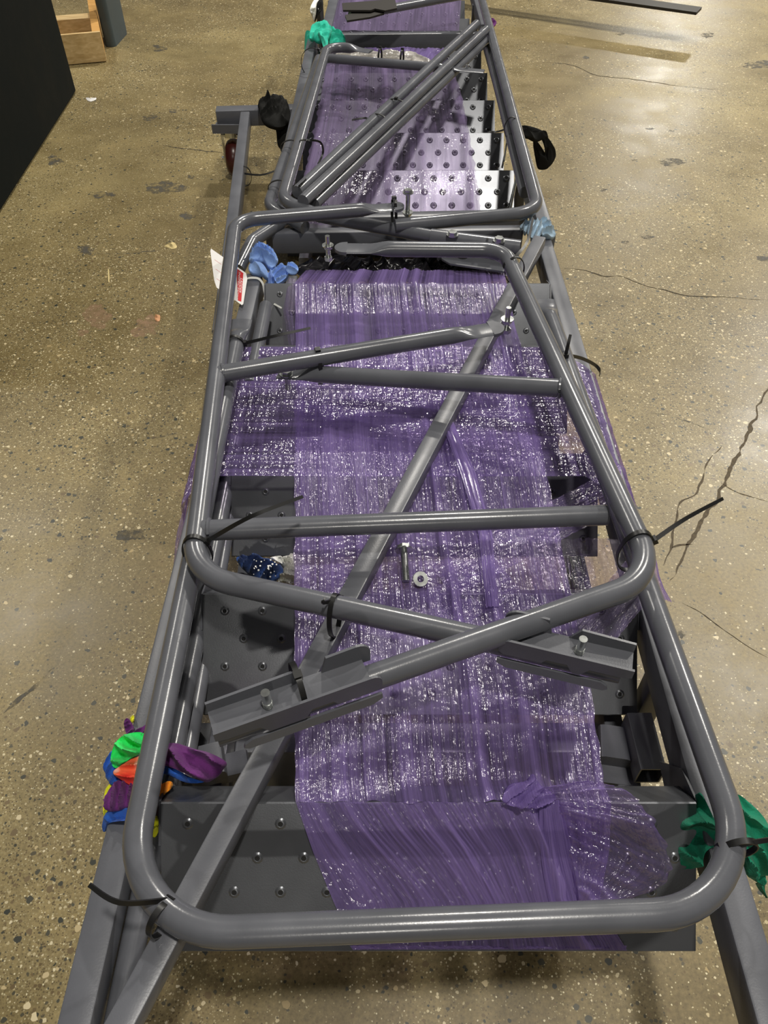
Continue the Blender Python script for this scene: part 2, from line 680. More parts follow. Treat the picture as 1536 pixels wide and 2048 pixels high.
def cable_tie(label, c, axis, ra, rb, tail=None, head_ang=90.0, mat='tie', w=0.0062, long_dir=None, group='black cable ties'):
    """loop round a tube (half axes ra sideways, rb up), a lock head and a free tail"""
    axis = axis.normalized()
    s = axis.cross(Vector((0, 0, 1))).normalized() if long_dir is None else (long_dir - axis * long_dir.dot(axis)).normalized()
    u = s.cross(axis).normalized()
    if u.z < 0:
        u = -u
    th = 0.0016
    pts = [c + s * (math.cos(2 * math.pi * k / 28) * (ra + th / 2 + 0.0006)) + u * (math.sin(2 * math.pi * k / 28) * (rb + th / 2 + 0.0006)) for k in range(28)]
    sec = [(-w / 2, -th / 2), (w / 2, -th / 2), (w / 2, th / 2), (-w / 2, th / 2)]
    T = Thing('cable_tie', label, 'cable tie', c - Vector((0, 0, rb)), group)
    T.add('strap_loop', sweep(pts, sec, closed=True, wd=axis), M[mat], ang=40)
    a = math.radians(head_ang)
    hp = c + s * (math.cos(a) * (ra + 0.003)) + u * (math.sin(a) * (rb + 0.003))
    nrm = (s * math.cos(a) + u * math.sin(a)).normalized()
    tg = axis.cross(nrm).normalized()
    T.add('lock_head', box(hp, axis * (w * 0.72), nrm * 0.0034, tg * 0.0042), M[mat], smooth=False)
    if tail:
        pp = [hp] + tail
        path = catmull(pp, 8, closed=False) if len(pp) > 2 else [lerp(pp[0], pp[1], k / 8) + Vector((0, 0, 0.006 * math.sin(math.pi * k / 8))) for k in range(9)]
        d = (path[-1] - path[0]).normalized()
        wdv = d.cross(Vector((0, -0.72, 0.69)))
        T.add('tail', strap(path, w * 0.95, 0.0017, wdv, 0.72), M[mat], ang=40)
    return T


# ------------------------------------------------------------------ the setting: concrete floor, cracks, stains
fl = make_obj('floor', ([Vector((-14, -8, 0)), Vector((14, -8, 0)), Vector((14, 30, 0)), Vector((-14, 30, 0))], [(0, 1, 2, 3)]), M['floor'], smooth=False)
fl['kind'] = 'structure'
fl['label'] = 'polished tan concrete floor with exposed stone chips'


def floor_ribbon(name, pix, wpx, mat, jag=0.35, seed=1.0, z=0.0004, label=None):
    pts = catmull([P(x, y, H) for x, y in pix], 10, closed=False)
    V, Fc = [], []
    n = len(pts)
    for i, p in enumerate(pts):
        t = (pts[min(i + 1, n - 1)] - pts[max(i - 1, 0)]).normalized()
        s = Vector((-t.y, t.x, 0))
        ends = min(1, 4 * i / n + 0.15, 4 * (n - 1 - i) / n + 0.15)
        w = wpx * (1 + jag * 2.2 * N3(p, 60, seed)) * ends
        off = s * (wpx * 1.3 * N3(p, 30, seed + 5))
        q = p + off + Vector((0, 0, z))
        V += [q - s * abs(w) / 2, q + s * abs(w) / 2]
        if i:
            Fc.append((2 * i - 2, 2 * i - 1, 2 * i + 1, 2 * i))
    o = make_obj(name, (V, Fc), mat, smooth=False)
    o.parent = fl
    if label:
        o['label'] = label
    return o


floor_ribbon('crack', [(1085, 125), (1120, 127), (1150, 132), (1190, 150), (1250, 157), (1300, 163), (1350, 171), (1440, 180)], 0.006, M['crack'], 0.4, 1)
floor_ribbon('crack', [(1128, 537), (1170, 541), (1205, 552), (1240, 552), (1280, 568), (1330, 580), (1380, 592), (1450, 594), (1536, 601)], 0.0035, M['crack'], 0.5, 2)
floor_ribbon('crack', [(1545, 752), (1512, 830), (1484, 890), (1455, 950), (1424, 1010), (1400, 1055), (1372, 1100), (1340, 1160)], 0.0075, M['crackw'], 0.5, 3)
floor_ribbon('crack', [(1445, 893), (1418, 920), (1400, 970), (1388, 990), (1360, 1010), (1347, 1060), (1343, 1100), (1325, 1130)], 0.004, M['crackw'], 0.6, 4)
floor_ribbon('crack', [(1343, 1095), (1360, 1090), (1385, 1088)], 0.004, M['crackw'], 0.6, 5)
floor_ribbon('crack', [(1440, 965), (1470, 982), (1536, 1004)], 0.0022, M['crackw'], 0.6, 6)
floor_ribbon('crack', [(1362, 1205), (1400, 1225), (1450, 1262), (1500, 1296), (1536, 1315)], 0.0012, M['crack'], 0.6, 7)
floor_ribbon('crack', [(1290, 825), (1340, 832), (1395, 850), (1420, 860)], 0.003, M['stain'], 0.6, 8)
floor_ribbon('crack', [(325, 290), (360, 297), (400, 301), (445, 306)], 0.006, M['crack'], 0.5, 9)
floor_ribbon('crack', [(5, 1425), (40, 1395), (75, 1365), (108, 1340)], 0.007, M['stain'], 0.5, 10)
floor_ribbon('crack', [(190, 508), (250, 507), (300, 503), (330, 498)], 0.004, M['stain'], 0.5, 11)
floor_ribbon('crack', [(380, 860), (330, 872), (285, 880)], 0.003, M['stain'], 0.5, 12)


def floor_patch(name, cx, cy, rx, ry, mat, seed, z=0.0003, label=None):
    c = P(cx, cy, H)
    V = [c + Vector((0, 0, z))]
    n = 40
    for k in range(n):
        a = 2 * math.pi * k / n
        q = P(cx + rx * math.cos(a), cy + ry * math.sin(a), H)
        d = q - c
        f = 1 + 0.55 * noise.noise(Vector((math.cos(a) * 1.3 + seed, math.sin(a) * 1.3, seed))) + 0.35 * noise.noise(Vector((math.cos(a) * 4 + seed, math.sin(a) * 4, seed + 3)))
        V.append(c + d * max(0.2, f) + Vector((0, 0, z)))
    Fc = [(0, 1 + k, 1 + (k + 1) % n) for k in range(n)]
    o = make_obj(name, (V, Fc), mat, smooth=False)
    o.parent = fl
    if label:
        o['label'] = label
    return o


for i, (x, y, rx, ry) in enumerate(((328, 372, 36, 13), (302, 236, 16, 6), (374, 432, 13, 7), (346, 222, 9, 4), (381, 354, 7, 3), (319, 97, 14, 6),
                                    (1345, 325, 22, 8), (1515, 130, 30, 8), (1415, 70, 14, 6), (1172, 115, 7, 3), (1300, 258, 9, 2), (1343, 262, 7, 2),
                                    (1268, 320, 5, 2), (262, 1070, 30, 12), (1205, 380, 8, 3), (1530, 517, 16, 5), (1250, 485, 8, 3), (108, 320, 16, 9),
                                    (172, 500, 15, 9), (1365, 1268, 8, 8), (1292, 474, 14, 4), (1240, 68, 8, 3), (205, 390, 22, 6))):
    floor_patch('stain', x, y, rx, ry, M['stain'], 2.3 * i + 0.7)
for i, (x, y, rx, ry) in enumerate(((192, 632, 26, 20), (290, 655, 26, 22), (165, 665, 12, 6))):
    floor_patch('dust_patch', x, y, rx, ry, M['dust'], 11.3 * i + 5.1)

# ------------------------------------------------------------------ ladder sections: rails, steps, cross beams
Z = Vector((0, 0, 1))
TILT = math.radians(44)
TD = Vector((0, -math.cos(TILT), -math.sin(TILT)))   # down the tread, towards the viewer
TN = Vector((0, -math.sin(TILT), math.cos(TILT)))    # out of the tread
TLEN = 0.169


def tread_geo(x0, x1, y, D):
    """folded sheet step: tread face with a lip bent back at both long edges and small side ears"""
    e = Vector((0, y, H - D))
    t = 0.0022
    prof = [e - TN * 0.050, e - TN * 0.002, e + TD * 0.0015, e + TD * (TLEN - 0.0015), e + TD * TLEN - TN * 0.002, e + TD * TLEN - TN * 0.040]
    inn = [e - TN * 0.050 + TD * t, e - TN * (t + 0.001) + TD * t, e - TN * t + TD * (t + 0.001), e + TD * (TLEN - t - 0.001) - TN * t,
           e + TD * (TLEN - t) - TN * (t + 0.001), e + TD * (TLEN - t) - TN * 0.040]
    ring = prof + inn[::-1]
    n = len(ring)
    V = [p + Vector((x0, 0, 0)) for p in ring] + [p + Vector((x1, 0, 0)) for p in ring]
    Fc = []
    for k in range(n):
        l = (k + 1) % n
        Fc.append((k, n + k, n + l, l))
    m = len(prof)
    for k in range(m - 1):
        a, b = k, k + 1
        c, d = n - 1 - (k + 1), n - 1 - k
        Fc.append((a, b, c, d))
        Fc.append((n + d, n + c, n + b, n + a))
    g = [(V, Fc)]
    for x in (x0, x1 - t):
        poly = [e - TN * 0.003, e + TD * TLEN - TN * 0.003, e + TD * TLEN - TN * 0.04, e + TD * 0.05 - TN * 0.055, e - TN * 0.05]
        g.append(prism([p + Vector((x, 0, 0)) for p in poly], Vector((t, 0, 0))))
    return join(*g)


def dimple_geo(x0, x1, y, D, big=False):
    """rows of pressed grip dimples: raised rims and dark holes"""
    e = Vector((0, y, H - D))
    rims, holes = [], []
    for r in range(4):
        off = 0.026 * (r % 2)
        x = x0 + 0.030 + off
        while x < x1 - 0.02:
            c = e + TD * (0.024 + r * 0.0385) + Vector((x, 0, 0))
            s, u = Vector((1, 0, 0)), TD
            n = 10
            V, Fc = [], []
            for rad, h in (((0.0100, 0.0), (0.0076, 0.0022), (0.0056, 0.0030), (0.0046, 0.0024)) if big else ((0.0066, 0.0), (0.0048, 0.0012), (0.0036, 0.0017), (0.0029, 0.0014))):
                for k in range(n):
                    a = 2 * math.pi * k / n
                    V.append(c + (s * math.cos(a) + u * math.sin(a)) * rad + TN * h)
            for q in range(3):
                for k in range(n):
                    l = (k + 1) % n
                    Fc.append((q * n + k, q * n + l, (q + 1) * n + l, (q + 1) * n + k))
            rims.append((V, Fc))
            holes.append(([c + (s * math.cos(2 * math.pi * k / n) + u * math.sin(2 * math.pi * k / n)) * (0.0048 if big else 0.0030) + TN * (0.0022 if big else 0.0013) for k in range(n)], [tuple(range(n))]))
            x += 0.052
    return join(*rims), join(*holes)


def add_step(T, x0, x1, y, D, big=False):
    st = T.add('step', tread_geo(x0, x1, y, D), M['tread'], ang=25)
    a, b = dimple_geo(x0, x1, y, D, big)
    T.add('grip_dimples', a, M['tread'], st, kind='stuff', ang=60)
    T.add('dimple_holes', b, M['hole'], st, kind='stuff', smooth=False)
    return st


def bar(a, b, w, h, r=0.004):
    return sweep([a, b], rrect(w, h, r))


def yrow(py, D):
    return P(768, py, D).y


# near section -----------------------------------------------------------------
DN = 0.85
near = Thing('ladder_section', 'near grey steel ladder section lying flat under the purple film, square rails on both sides', 'ladder', (0.04, 0.8, 0))
RL = -0.297
RR = 0.372
near.add('side_rail', hollow([Vector((RL, -0.10, H - 0.89)), Vector((RL + 0.014, 1.53, H - 0.89))], rrect(0.033, 0.05), 0.88), M['paint'])
near.add('side_rail', hollow([Vector((RR, -0.10, H - 0.89)), Vector((RR, 1.72, H - 0.89))], rrect(0.034, 0.05), 0.88), M['paint'])
NEAR_Y = [yrow(y, DN) for y in (1605, 1187, 907, 690, 566)]
for y in NEAR_Y:
    add_step(near, -0.250, 0.350, y, DN)
# end plates that carry the steps between the two rails
for x in (-0.2545, 0.3525):
    for y in NEAR_Y:
        e = Vector((x, y, H - DN - 0.002))
        poly = [e - TN * 0.006, e + TD * 0.05 - TN * 0.004, e + TD * 0.06 - TN * 0.075, e + Vector((0, 0.09, -0.085)), e + Vector((0, 0.05, -0.02))]
        near.add('gusset', prism(poly, Vector((0.0025, 0, 0))), M['paint'], smooth=False)
# lower stringers under the steps
for x in (-0.23, 0.325):
    near.add('stringer', bar(Vector((x, 0.28, H - 1.02)), Vector((x, 1.75, H - 1.02)), 0.028, 0.05), M['paint'])
for y in (0.55, 1.35):
    near.add('floor_skid', bar(Vector((-0.34, y, 0.060)), Vector((0.40, y, 0.060)), 0.05, 0.12), M['paint'])
for x in (RL, RR):
    for y in (0.55, 1.35):
        near.add('post', bar(Vector((x, y, 0.10)), Vector((x, y, H - 0.90)), 0.03, 0.03), M['paint'])
# bracket work seen in the opening behind the front step
near.add('tube_stub', hollow([P(1272, 1440, 0.965), P(1300, 1552, 0.965)], rrect(0.034, 0.040, 0.002), 0.88, 0.06), M['paint'])
near.add('socket', bar(P(1225, 1462, 0.985), P(1228, 1526, 0.985), 0.042, 0.03, 0.007), M['paint'])
near.add('socket_plate', bar(P(1232, 1520, 1.0), P(1236, 1572, 1.0), 0.060, 0.012, 0.004), M['paint'])
near.add('socket', bar(P(412, 1500, 0.96), P(420, 1560, 0.96), 0.045, 0.03, 0.007), M['paint'])
near.add('socket_plate', bar(P(462, 1512, 0.99), P(468, 1556, 0.99), 0.045, 0.02, 0.005), M['paint'])
# cross beam between near and far section
a, b = P(543, 467, 0.852), P(1047, 460, 0.852)
near.add('cross_beam', bar(a + Vector((0, 0.014, -0.026)), b + Vector((0, 0.014, -0.026)), 0.028, 0.052), M['paint'])
near.add('cross_beam', bar(P(700, 449, 0.862) + Vector((0, 0.05, -0.02)), P(1060, 442, 0.862) + Vector((0, 0.05, -0.02)), 0.03, 0.04), M['paint'])
gp = [P(x, y, 0.842) for x, y in ((878, 505), (884, 518), (900, 527), (1010, 543), (1018, 520), (1000, 504))]
near.add('gusset_plate', prism(gp, Vector((0, 0, -0.004))), M['paint'], smooth=False)
near.add('plate_hole', cyl(P(925, 513, 0.8418), Z, 0.012, 0.0006, 16), M['hole'], smooth=False)

# far section ------------------------------------------------------------------
DF = 0.93
far = Thing('ladder_section', 'far grey ladder section with bright dimpled steps behind the cross beam', 'ladder', (0.06, 2.6, 0))
fl_x, fr_x = -0.276, 0.402
far.add('side_rail', hollow([Vector((fl_x, 1.80, H - 0.925)), Vector((fl_x, 3.40, H - 0.925))], rrect(0.034, 0.05), 0.88), M['paint'])
far.add('side_rail', hollow([P(1097, 470, 0.90) + Vector((0, 0, -0.025)), P(972, 52, 0.90) + Vector((0, 0, -0.025))], rrect(0.036, 0.05), 0.88), M['paint'])
for py in (340, 265, 200, 145, 101):
    add_step(far, -0.252, 0.372, yrow(py, DF), DF, True)
far.add('floor_skid', bar(Vector((-0.30, 2.25, 0.055)), Vector((0.42, 2.25, 0.055)), 0.05, 0.11), M['paint'])
for x in (fl_x, fr_x):
    far.add('post', bar(Vector((x, 2.25, 0.09)), Vector((x, 2.25, H - 0.94)), 0.03, 0.03), M['paint'])
for x in (-0.22, 0.345):
    far.add('stringer', bar(Vector((x, 1.95, H - 1.08)), Vector((x, 3.35, H - 1.08)), 0.028, 0.05), M['paint'])
a, b = P(684, 69, 0.905), P(965, 66, 0.905)
far.add('cross_beam', bar(a + Vector((0, 0.015, -0.032)), b + Vector((0, 0.015, -0.032)), 0.03, 0.064), M['paint'])
far.add('thin_rod', sweep([P(1016, 270, 0.95), P(1008, 322, 0.98)], circ(0.003, 8)), M['zinc'])
far.add('thin_rod', sweep([P(1033, 355, 0.95), P(1020, 420, 0.98)], circ(0.004, 8)), M['zinc'])

# third section at the top edge of the picture
third = Thing('ladder_section', 'farthest ladder section at the top edge, under pale purple film', 'ladder', (0.06, 4.0, 0))
third.add('side_rail', bar(P(650, 66, 0.90) + Vector((0, 0, -0.025)), P(684, -70, 0.90) + Vector((0, 0, -0.025)), 0.04, 0.05), M['paint'])
third.add('side_rail', bar(P(971, 49, 0.90) + Vector((0, 0, -0.025)), P(945, -40, 0.90) + Vector((0, 0, -0.025)), 0.036, 0.05), M['paint'])
for y in (3.73, 4.01, 4.29):
    add_step(third, -0.25, 0.36, y, DF, True)
third.add('floor_skid', bar(Vector((-0.32, 3.9, 0.055)), Vector((0.42, 3.9, 0.055)), 0.05, 0.11), M['paint'])
third.add('post', bar(Vector((-0.28, 3.9, 0.09)), Vector((-0.28, 3.9, H - 0.92)), 0.03, 0.03), M['paint'])
third.add('post', bar(Vector((0.40, 3.9, 0.09)), Vector((0.40, 3.9, H - 0.92)), 0.03, 0.03), M['paint'])

# wheeled base frame on the left ------------------------------------------------
DB = 0.975
base = Thing('caster_base', 'grey base frame arm with a dark red caster wheel, left of the far section', 'base frame', P(462, 340, H))
a, b = P(432, 217, DB), P(606, 212, DB)
base.add('cross_arm', hollow([b + Vector((0, 0, -0.026)), a + Vector((0, 0, -0.026))], rrect(0.052, 0.052), 0.9), M['paint'])
base.add('side_bar', bar(P(490, 224, DB) + Vector((0, 0, -0.024)), P(438, 660, DB) + Vector((0, 0, -0.024)), 0.032, 0.05), M['paint'])
wc = Vector((a.x + 0.044, a.y - 0.012, 0.0635))
ap = Vector((wc.x, a.y, H - DB - 0.055))
base.add('angle_plate', join(box(ap + Vector((0.005, -0.012, -0.004)), Vector((0.062, 0, 0)), Vector((0, 0.045, 0)), Vector((0, 0, 0.003))),
                             box(ap + Vector((0.005, -0.054, 0.010)), Vector((0.062, 0, 0)), Vector((0, 0.003, 0)), Vector((0, 0, 0.012)))), M['paint'], smooth=False)
for dx in (-0.04, 0.048):
    base.add('plate_bolt', cyl(ap + Vector((dx, -0.045, -0.001)), Z, 0.006, 0.006, 6), M['zinc'], smooth=False)
cs = base.add('caster_fork', join(
    cyl(Vector((wc.x, wc.y, 0.140)), Z, 0.028, 0.022, 20),
    box(Vector((wc.x - 0.034, wc.y, 0.100)), Vector((0.002, 0, 0)), Vector((0, 0.014, 0)), Vector((0, 0, 0.048))),
    box(Vector((wc.x + 0.034, wc.y, 0.100)), Vector((0.002, 0, 0)), Vector((0, 0.014, 0)), Vector((0, 0, 0.048))),
    box(Vector((wc.x, wc.y, 0.146)), Vector((0.036, 0, 0)), Vector((0, 0.02, 0)), Vector((0, 0, 0.003)))), M['zinc'], smooth=False)
base.add('axle_bolt', cyl(Vector((wc.x - 0.046, wc.y, 0.0635)), Vector((1, 0, 0)), 0.007, 0.092, 6), M['zinc'], cs, smooth=False)
V, Fc = [], []
NW = 36
prof = [(-0.026, 0.020), (-0.026, 0.047), (-0.021, 0.056), (-0.011, 0.062), (0.0, 0.0635), (0.011, 0.062), (0.021, 0.056), (0.026, 0.047), (0.026, 0.020)]
for k in range(NW):
    an = 2 * math.pi * k / NW
    for dx, rr in prof:
        V.append(wc + Vector((dx, rr * math.cos(an), rr * math.sin(an))))
m = len(prof)
for k in range(NW):
    l = (k + 1) % NW
    for q in range(m):
        r_ = (q + 1) % m
        Fc.append((k * m + q, k * m + r_, l * m + r_, l * m + q))
base.add('wheel', (V, Fc), M['wheel'], cs, label='dark red caster wheel')

# ------------------------------------------------------------------ hand rails lying on top
R = 0.0148


def flat_scale(path, at_end=True, L=0.07):
    """press the last centimetres of a tube flat"""
    n = len(path)
    tot = [0.0]
    for i in range(1, n):
        tot.append(tot[-1] + (path[i] - path[i - 1]).length)
    out = []
    for i in range(n):
        d = tot[-1] - tot[i] if at_end else tot[i]
        f = 1.0 if d > L else max(0.0, (d - L * 0.45) / (L * 0.55))
        f = f * f * (3 - 2 * f)
        out.append((lerp(1.38, 1.0, f), lerp(0.20, 1.0, f)))
    return out


def dense(path, step=0.012):
    out = [path[0]]
    for a, b in zip(path, path[1:]):
        k = max(1, int((b - a).length / step))
        for j in range(1, k + 1):
            out.append(lerp(a, b, j / k))
    return out


def tab(end, direction, r=R):
    """rounded end of a flattened tube"""
    d = direction.normalized()
    s = d.cross(Z).normalized()
    poly = [end - d * 0.004 + s * (r * 1.38)] + [end + s * (r * 1.38 * math.cos(a)) + d * (r * 1.38 * math.sin(a)) for a in [math.pi * k / 10 for k in range(11)]] + [end - d * 0.004 - s * (r * 1.38)]
    return prism([p + Vector((0, 0, -0.003)) for p in poly], Vector((0, 0, 0.006)))


def weld(p, axis, r=R):
    path = [p + (axis.orthogonal().normalized() * math.cos(2 * math.pi * k / 20) + axis.cross(axis.orthogonal()).normalized() * math.sin(2 * math.pi * k / 20)) * (r * 0.98) for k in range(20)]
    return sweep(path, circ(0.0028, 6), closed=True)


def bracket(T, p_in, p_free, near_sign):
    """clamp saddle on a rail end: floor plate, two upright cheeks with cut-outs, a lower flange and a stud"""
    ax = (p_free - p_in).normalized()
    L = (p_free - p_in).length
    s = ax.cross(Z).normalized() * near_sign         # s points to the viewer's side
    if s.y > 0:
        s = -s
    u = Z
    t = 0.003

    def at(a_, s_, z_):
        return p_in + ax * a_ + s * s_ + u * z_
    br = T.add('clamp_bracket', prism([at(0.01, -0.0165, R), at(L, -0.0165, R), at(L, 0.0165, R), at(0.01, 0.0165, R)], u * t), M['paint'], smooth=False)

    def arc(ca, cz, r, a0, a1, n=5):
        return [(ca + r * math.cos(math.radians(lerp(a0, a1, k / n))), cz + r * math.sin(math.radians(lerp(a0, a1, k / n)))) for k in range(n + 1)]
    for sd in (-1, 1):
        pr = [(L, 0.008), (L, 0.022)] + arc(0.012, 0.012, 0.012, 90, 180) + [(0.0, 0.002), (0.006, -0.003), (0.050, -0.003)] + \
             [(0.055, 0.005), (0.078, 0.005), (0.086, -0.009), (L - 0.055, -0.009), (L - 0.046, 0.005), (L - 0.012, 0.005)]
        if sd < 0:
            pr = [(L, 0.0), (L, 0.022)] + [(0.088, 0.026), (0.076, 0.006), (0.056, 0.006), (0.050, 0.032)] + arc(0.016, 0.018, 0.016, 90, 180) + [(0.0, 0.0)]
        poly = [at(a_, sd * 0.0165, z_ + R - 0.004) for a_, z_ in pr]
        T.add('cheek_plate', prism(poly, s * (sd * t)), M['paint'], br, smooth=False)
    fl_ = [(0.0, -0.003), (L * 0.80, -0.003), (L * 0.85, -0.007), (L * 0.86, -0.011), (L * 0.83, -0.014), (0.012, -0.014), (0.0, -0.009)]
    T.add('lower_flange', prism([at(a_, R + 0.001 - 0.25 * b_, b_) for a_, b_ in fl_], s * t), M['paint'], br, smooth=False)
    T.add('lower_flange', prism([at(a_, -R - 0.001 + 0.25 * b_, b_) for a_, b_ in fl_], s * -t), M['paint'], br, smooth=False)
    T.add('stud', bolt_geo(at(L - 0.060, 0.0, R), u, 0.030, 0.0048, head=False), M['zinc'], br, label='short zinc threaded stud', smooth=True)
    return br


# A: wide U-shaped rail in front
DA = 0.80
pa = [P(1088, 600, DA), P(1528, 1821, DA), P(233, 1873, DA), P(482, 640, DA)]
path = dense(fillet(pa, [0.105, 0.105], 14))
sc1 = flat_scale(path, True, 0.06)
sc2 = flat_scale(path, False, 0.06)
scs = [(max(a_[0], b_[0]), min(a_[1], b_[1])) for a_, b_ in zip(sc1, sc2)]
A = Thing('handrail', 'wide U-shaped grey tube handrail whose round-cornered bar crosses the picture at the front', 'handrail', P(880, 1850, DA) - Vector((0, 0, R)))
A.add('rail_tube', sweep(path, circ(R, 24), scale=scs), M['tube'])

# B left: C-shaped rail, bolted tab at far end, clamp at near right
DBL = 0.768
pts = [P(790, 414, DBL), P(471, 441, DBL), P(384, 1150, DBL), P(1010, 1288, DBL + 0.004), P(1240, 1342, DBL + 0.004)]
path = fillet(pts, [0.055, 0.075, 0.0], 12)
BL = Thing('handrail', 'C-shaped grey handrail whose long leg runs down the left side beside the white tag', 'handrail', P(396, 1000, DBL) - Vector((0, 0, R)))
dp = dense(path[::-1])
BL.add('rail_tube', sweep(dp, circ(R, 24), scale=flat_scale(dp, True, 0.075)), M['tube'])
BL.add('end_tab', tab(P(790, 414, DBL), P(815, 411, DBL) - P(700, 424, DBL)), M['tube'])
BL.add('end_bolt', bolt_geo(P(815, 437, DBL + 0.035), Z, 0.060, 0.0048, True, 0.008), M['zinc'], label='upright zinc bolt through the flattened end')
bracket(BL, P(1000, 1286, DBL), P(1258, 1346, DBL), 1)
p0, p1 = P(434, 749, DBL), P(985, 658, DBL - 0.006)
path = dense([p0, p1])
BL.add('mid_rail', sweep(path, circ(R * 0.98, 22), scale=flat_scale(path, True, 0.07)), M['tube'])
BL.add('end_tab', tab(P(985, 658, DBL - 0.006), p1 - p0), M['tube'])
BL.add('weld_bead', weld(P(447, 746, DBL), p1 - p0), M['tube'])
BL.add('end_bolt', bolt_geo(P(1012, 658, DBL + 0.014), Z, 0.044, 0.0046, False, 0.014), M['zinc'], label='upright zinc bolt standing in the mid rail end')
BL.add('bolt_nut', cyl(P(1012, 664, DBL + 0.016), Z, 0.009, 0.007, 6), M['zinc'], smooth=False)
p0, p1 = P(406, 1061, DBL), P(1213, 1030, DBL - 0.002)
BL.add('mid_rail', hollow([p0, p1], circ(R * 0.97, 24), 0.86, 0.04), M['tube'], label='cut open-ended cross tube')
BL.add('weld_bead', weld(P(419, 1060, DBL), p1 - p0), M['tube'])

# B right: mirror rail lying over it
DBR = 0.738
pts = [P(690, 497, DBR), P(1008, 500, DBR), P(1313, 1157, DBR), P(760, 1350, DBR), P(432, 1466, DBR)]
path = fillet(pts, [0.05, 0.075, 0.0], 12)
BR = Thing('handrail', 'C-shaped grey handrail whose slanting leg runs down the right side over the purple film', 'handrail', P(1140, 800, DBR) - Vector((0, 0, R)))
dp = dense(path[::-1])
BR.add('rail_tube', sweep(dp, circ(R, 24), scale=flat_scale(dp, True, 0.085)), M['tube'])
BR.add('end_tab', tab(P(690, 497, DBR), P(650, 496, DBR) - P(900, 499, DBR)), M['tube'])
BR.add('end_bolt', bolt_geo(P(657, 512, DBR + 0.02), Z, 0.042, 0.0046, False, 0.016), M['zinc'], label='upright zinc bolt through the flattened end')
BR.add('bolt_nut', cyl(P(657, 520, DBR + 0.026), Z, 0.008, 0.007, 6), M['zinc'], smooth=False)
bracket(BR, P(752, 1355, DBR), P(428, 1468, DBR), 1)
p0, p1 = P(1131, 777, DBR + 0.004), P(560, 744, 0.802)
path = dense([p0, p1])
BR.add('mid_rail', sweep(path, circ(R * 0.98, 22), scale=flat_scale(path, True, 0.07)), M['tube'])
BR.add('weld_bead', weld(P(1120, 776, DBR + 0.005), p1 - p0), M['tube'])
BR.add('end_bolt', bolt_geo(P(577, 778, 0.83), Z, 0.034, 0.005, True), M['zinc'])

# square diagonal brace
brace = solo('diagonal_brace', 'long straight square bar running diagonally across the film from the front left corner', 'bar',
             sweep([P(205, 2130, 0.8355), P(1078, 484, 0.8355)], rrect(0.027, 0.027, 0.0025)), M['paint'])

# loose round tubes between the left rail and the steps
solo('steel_tube', 'round grey tube just inside the left rail, reaching the bottom edge', 'tube', sweep(dense([Vector((-0.264, -0.10, H - 0.90)), Vector((-0.262, 1.02, H - 0.90))], 0.05), circ(R * 0.92, 20)), M['tube'])
solo('steel_tube', 'round grey tube low on the left between rail and steps, ending at the film band', 'tube', sweep(dense([P(362, 1560, 0.93), P(470, 955, 0.93)], 0.05), circ(R * 0.9, 20)), M['tube'])
solo('steel_tube', 'round grey tube beside the white tie and the blue rag', 'tube', sweep(dense([P(532, 612, 0.86), P(500, 770, 0.86)], 0.05), circ(R * 0.9, 20)), M['tube'])
solo('steel_tube', 'bent end of a grey tube under the left bend above the white tag', 'tube', sweep(fillet([P(476, 540, 0.86), P(505, 482, 0.85), P(585, 430, 0.84)], [0.03], 8), circ(R, 20)), M['tube'])

# far hand rails
C1 = Thing('handrail', 'grey handrail loop of the far section with a two-bolt sleeve on its near end', 'handrail', P(610, 240, 0.80) - Vector((0, 0, R)))
pts = [P(742, 103, 0.79), P(655, 90, 0.79), P(565, 402, 0.80), P(640, 432, 0.81), P(880, 476, 0.815)]
path = dense(fillet(pts, [0.05, 0.06, 0.0], 10))
C1.add('rail_tube', sweep(path, circ(R, 20), scale=flat_scale(path, False, 0.08)), M['tube'])
sl = [P(862, 474, 0.815), P(1040, 497, 0.815)]
C1.add('sleeve', hollow(sl, circ(R * 1.22, 20), 0.85, 0.05), M['tube'])
for q in ((905, 467), (998, 479)):
    C1.add('hex_bolt', join(cyl(P(q[0], q[1] + 3, 0.797), Z, 0.013, 0.002, 18), cyl(P(q[0], q[1] + 3, 0.795), Z, 0.0095, 0.008, 6)), M['zinc'], smooth=False)
C1.add('sleeve_hole', cyl(P(975, 478, 0.7962), Z, 0.003, 0.0006, 10), M['hole'], smooth=False)
path = dense([P(659, 117, 0.80), P(968, 143, 0.80)])
C1.add('mid_rail', sweep(path, circ(R * 0.9, 20), scale=flat_scale(path, True, 0.15)), M['tube'])
C1.add('mid_rail_bolt', cyl(P(934, 138, 0.80), Z, 0.005, 0.012, 6), M['zinc'], smooth=False)

C3 = Thing('handrail', 'outermost grey tube handrail on the left of the far section, above the black rag', 'handrail', P(575, 280, 0.82) - Vector((0, 0, R)))
path = dense(fillet([P(638, 118, 0.83), P(537, 413, 0.83), P(610, 455, 0.84)], [0.07], 10))
C3.add('rail_tube', sweep(path, circ(R, 20)), M['tube'])

C2 = Thing('handrail', 'grey handrail loop on the right of the far section, above the hanging black rag', 'handrail', P(1020, 250, 0.80) - Vector((0, 0, R)))
path = dense(fillet([P(956, -30, 0.80), P(1078, 424, 0.80), P(790, 452, 0.80)], [0.075], 12))
C2.add('rail_tube', sweep(path, circ(R, 20)), M['tube'])
C2.add('inner_tube', sweep(dense([P(968, 60, 0.835), P(1050, 385, 0.835)]), circ(R, 18)), M['tube'])

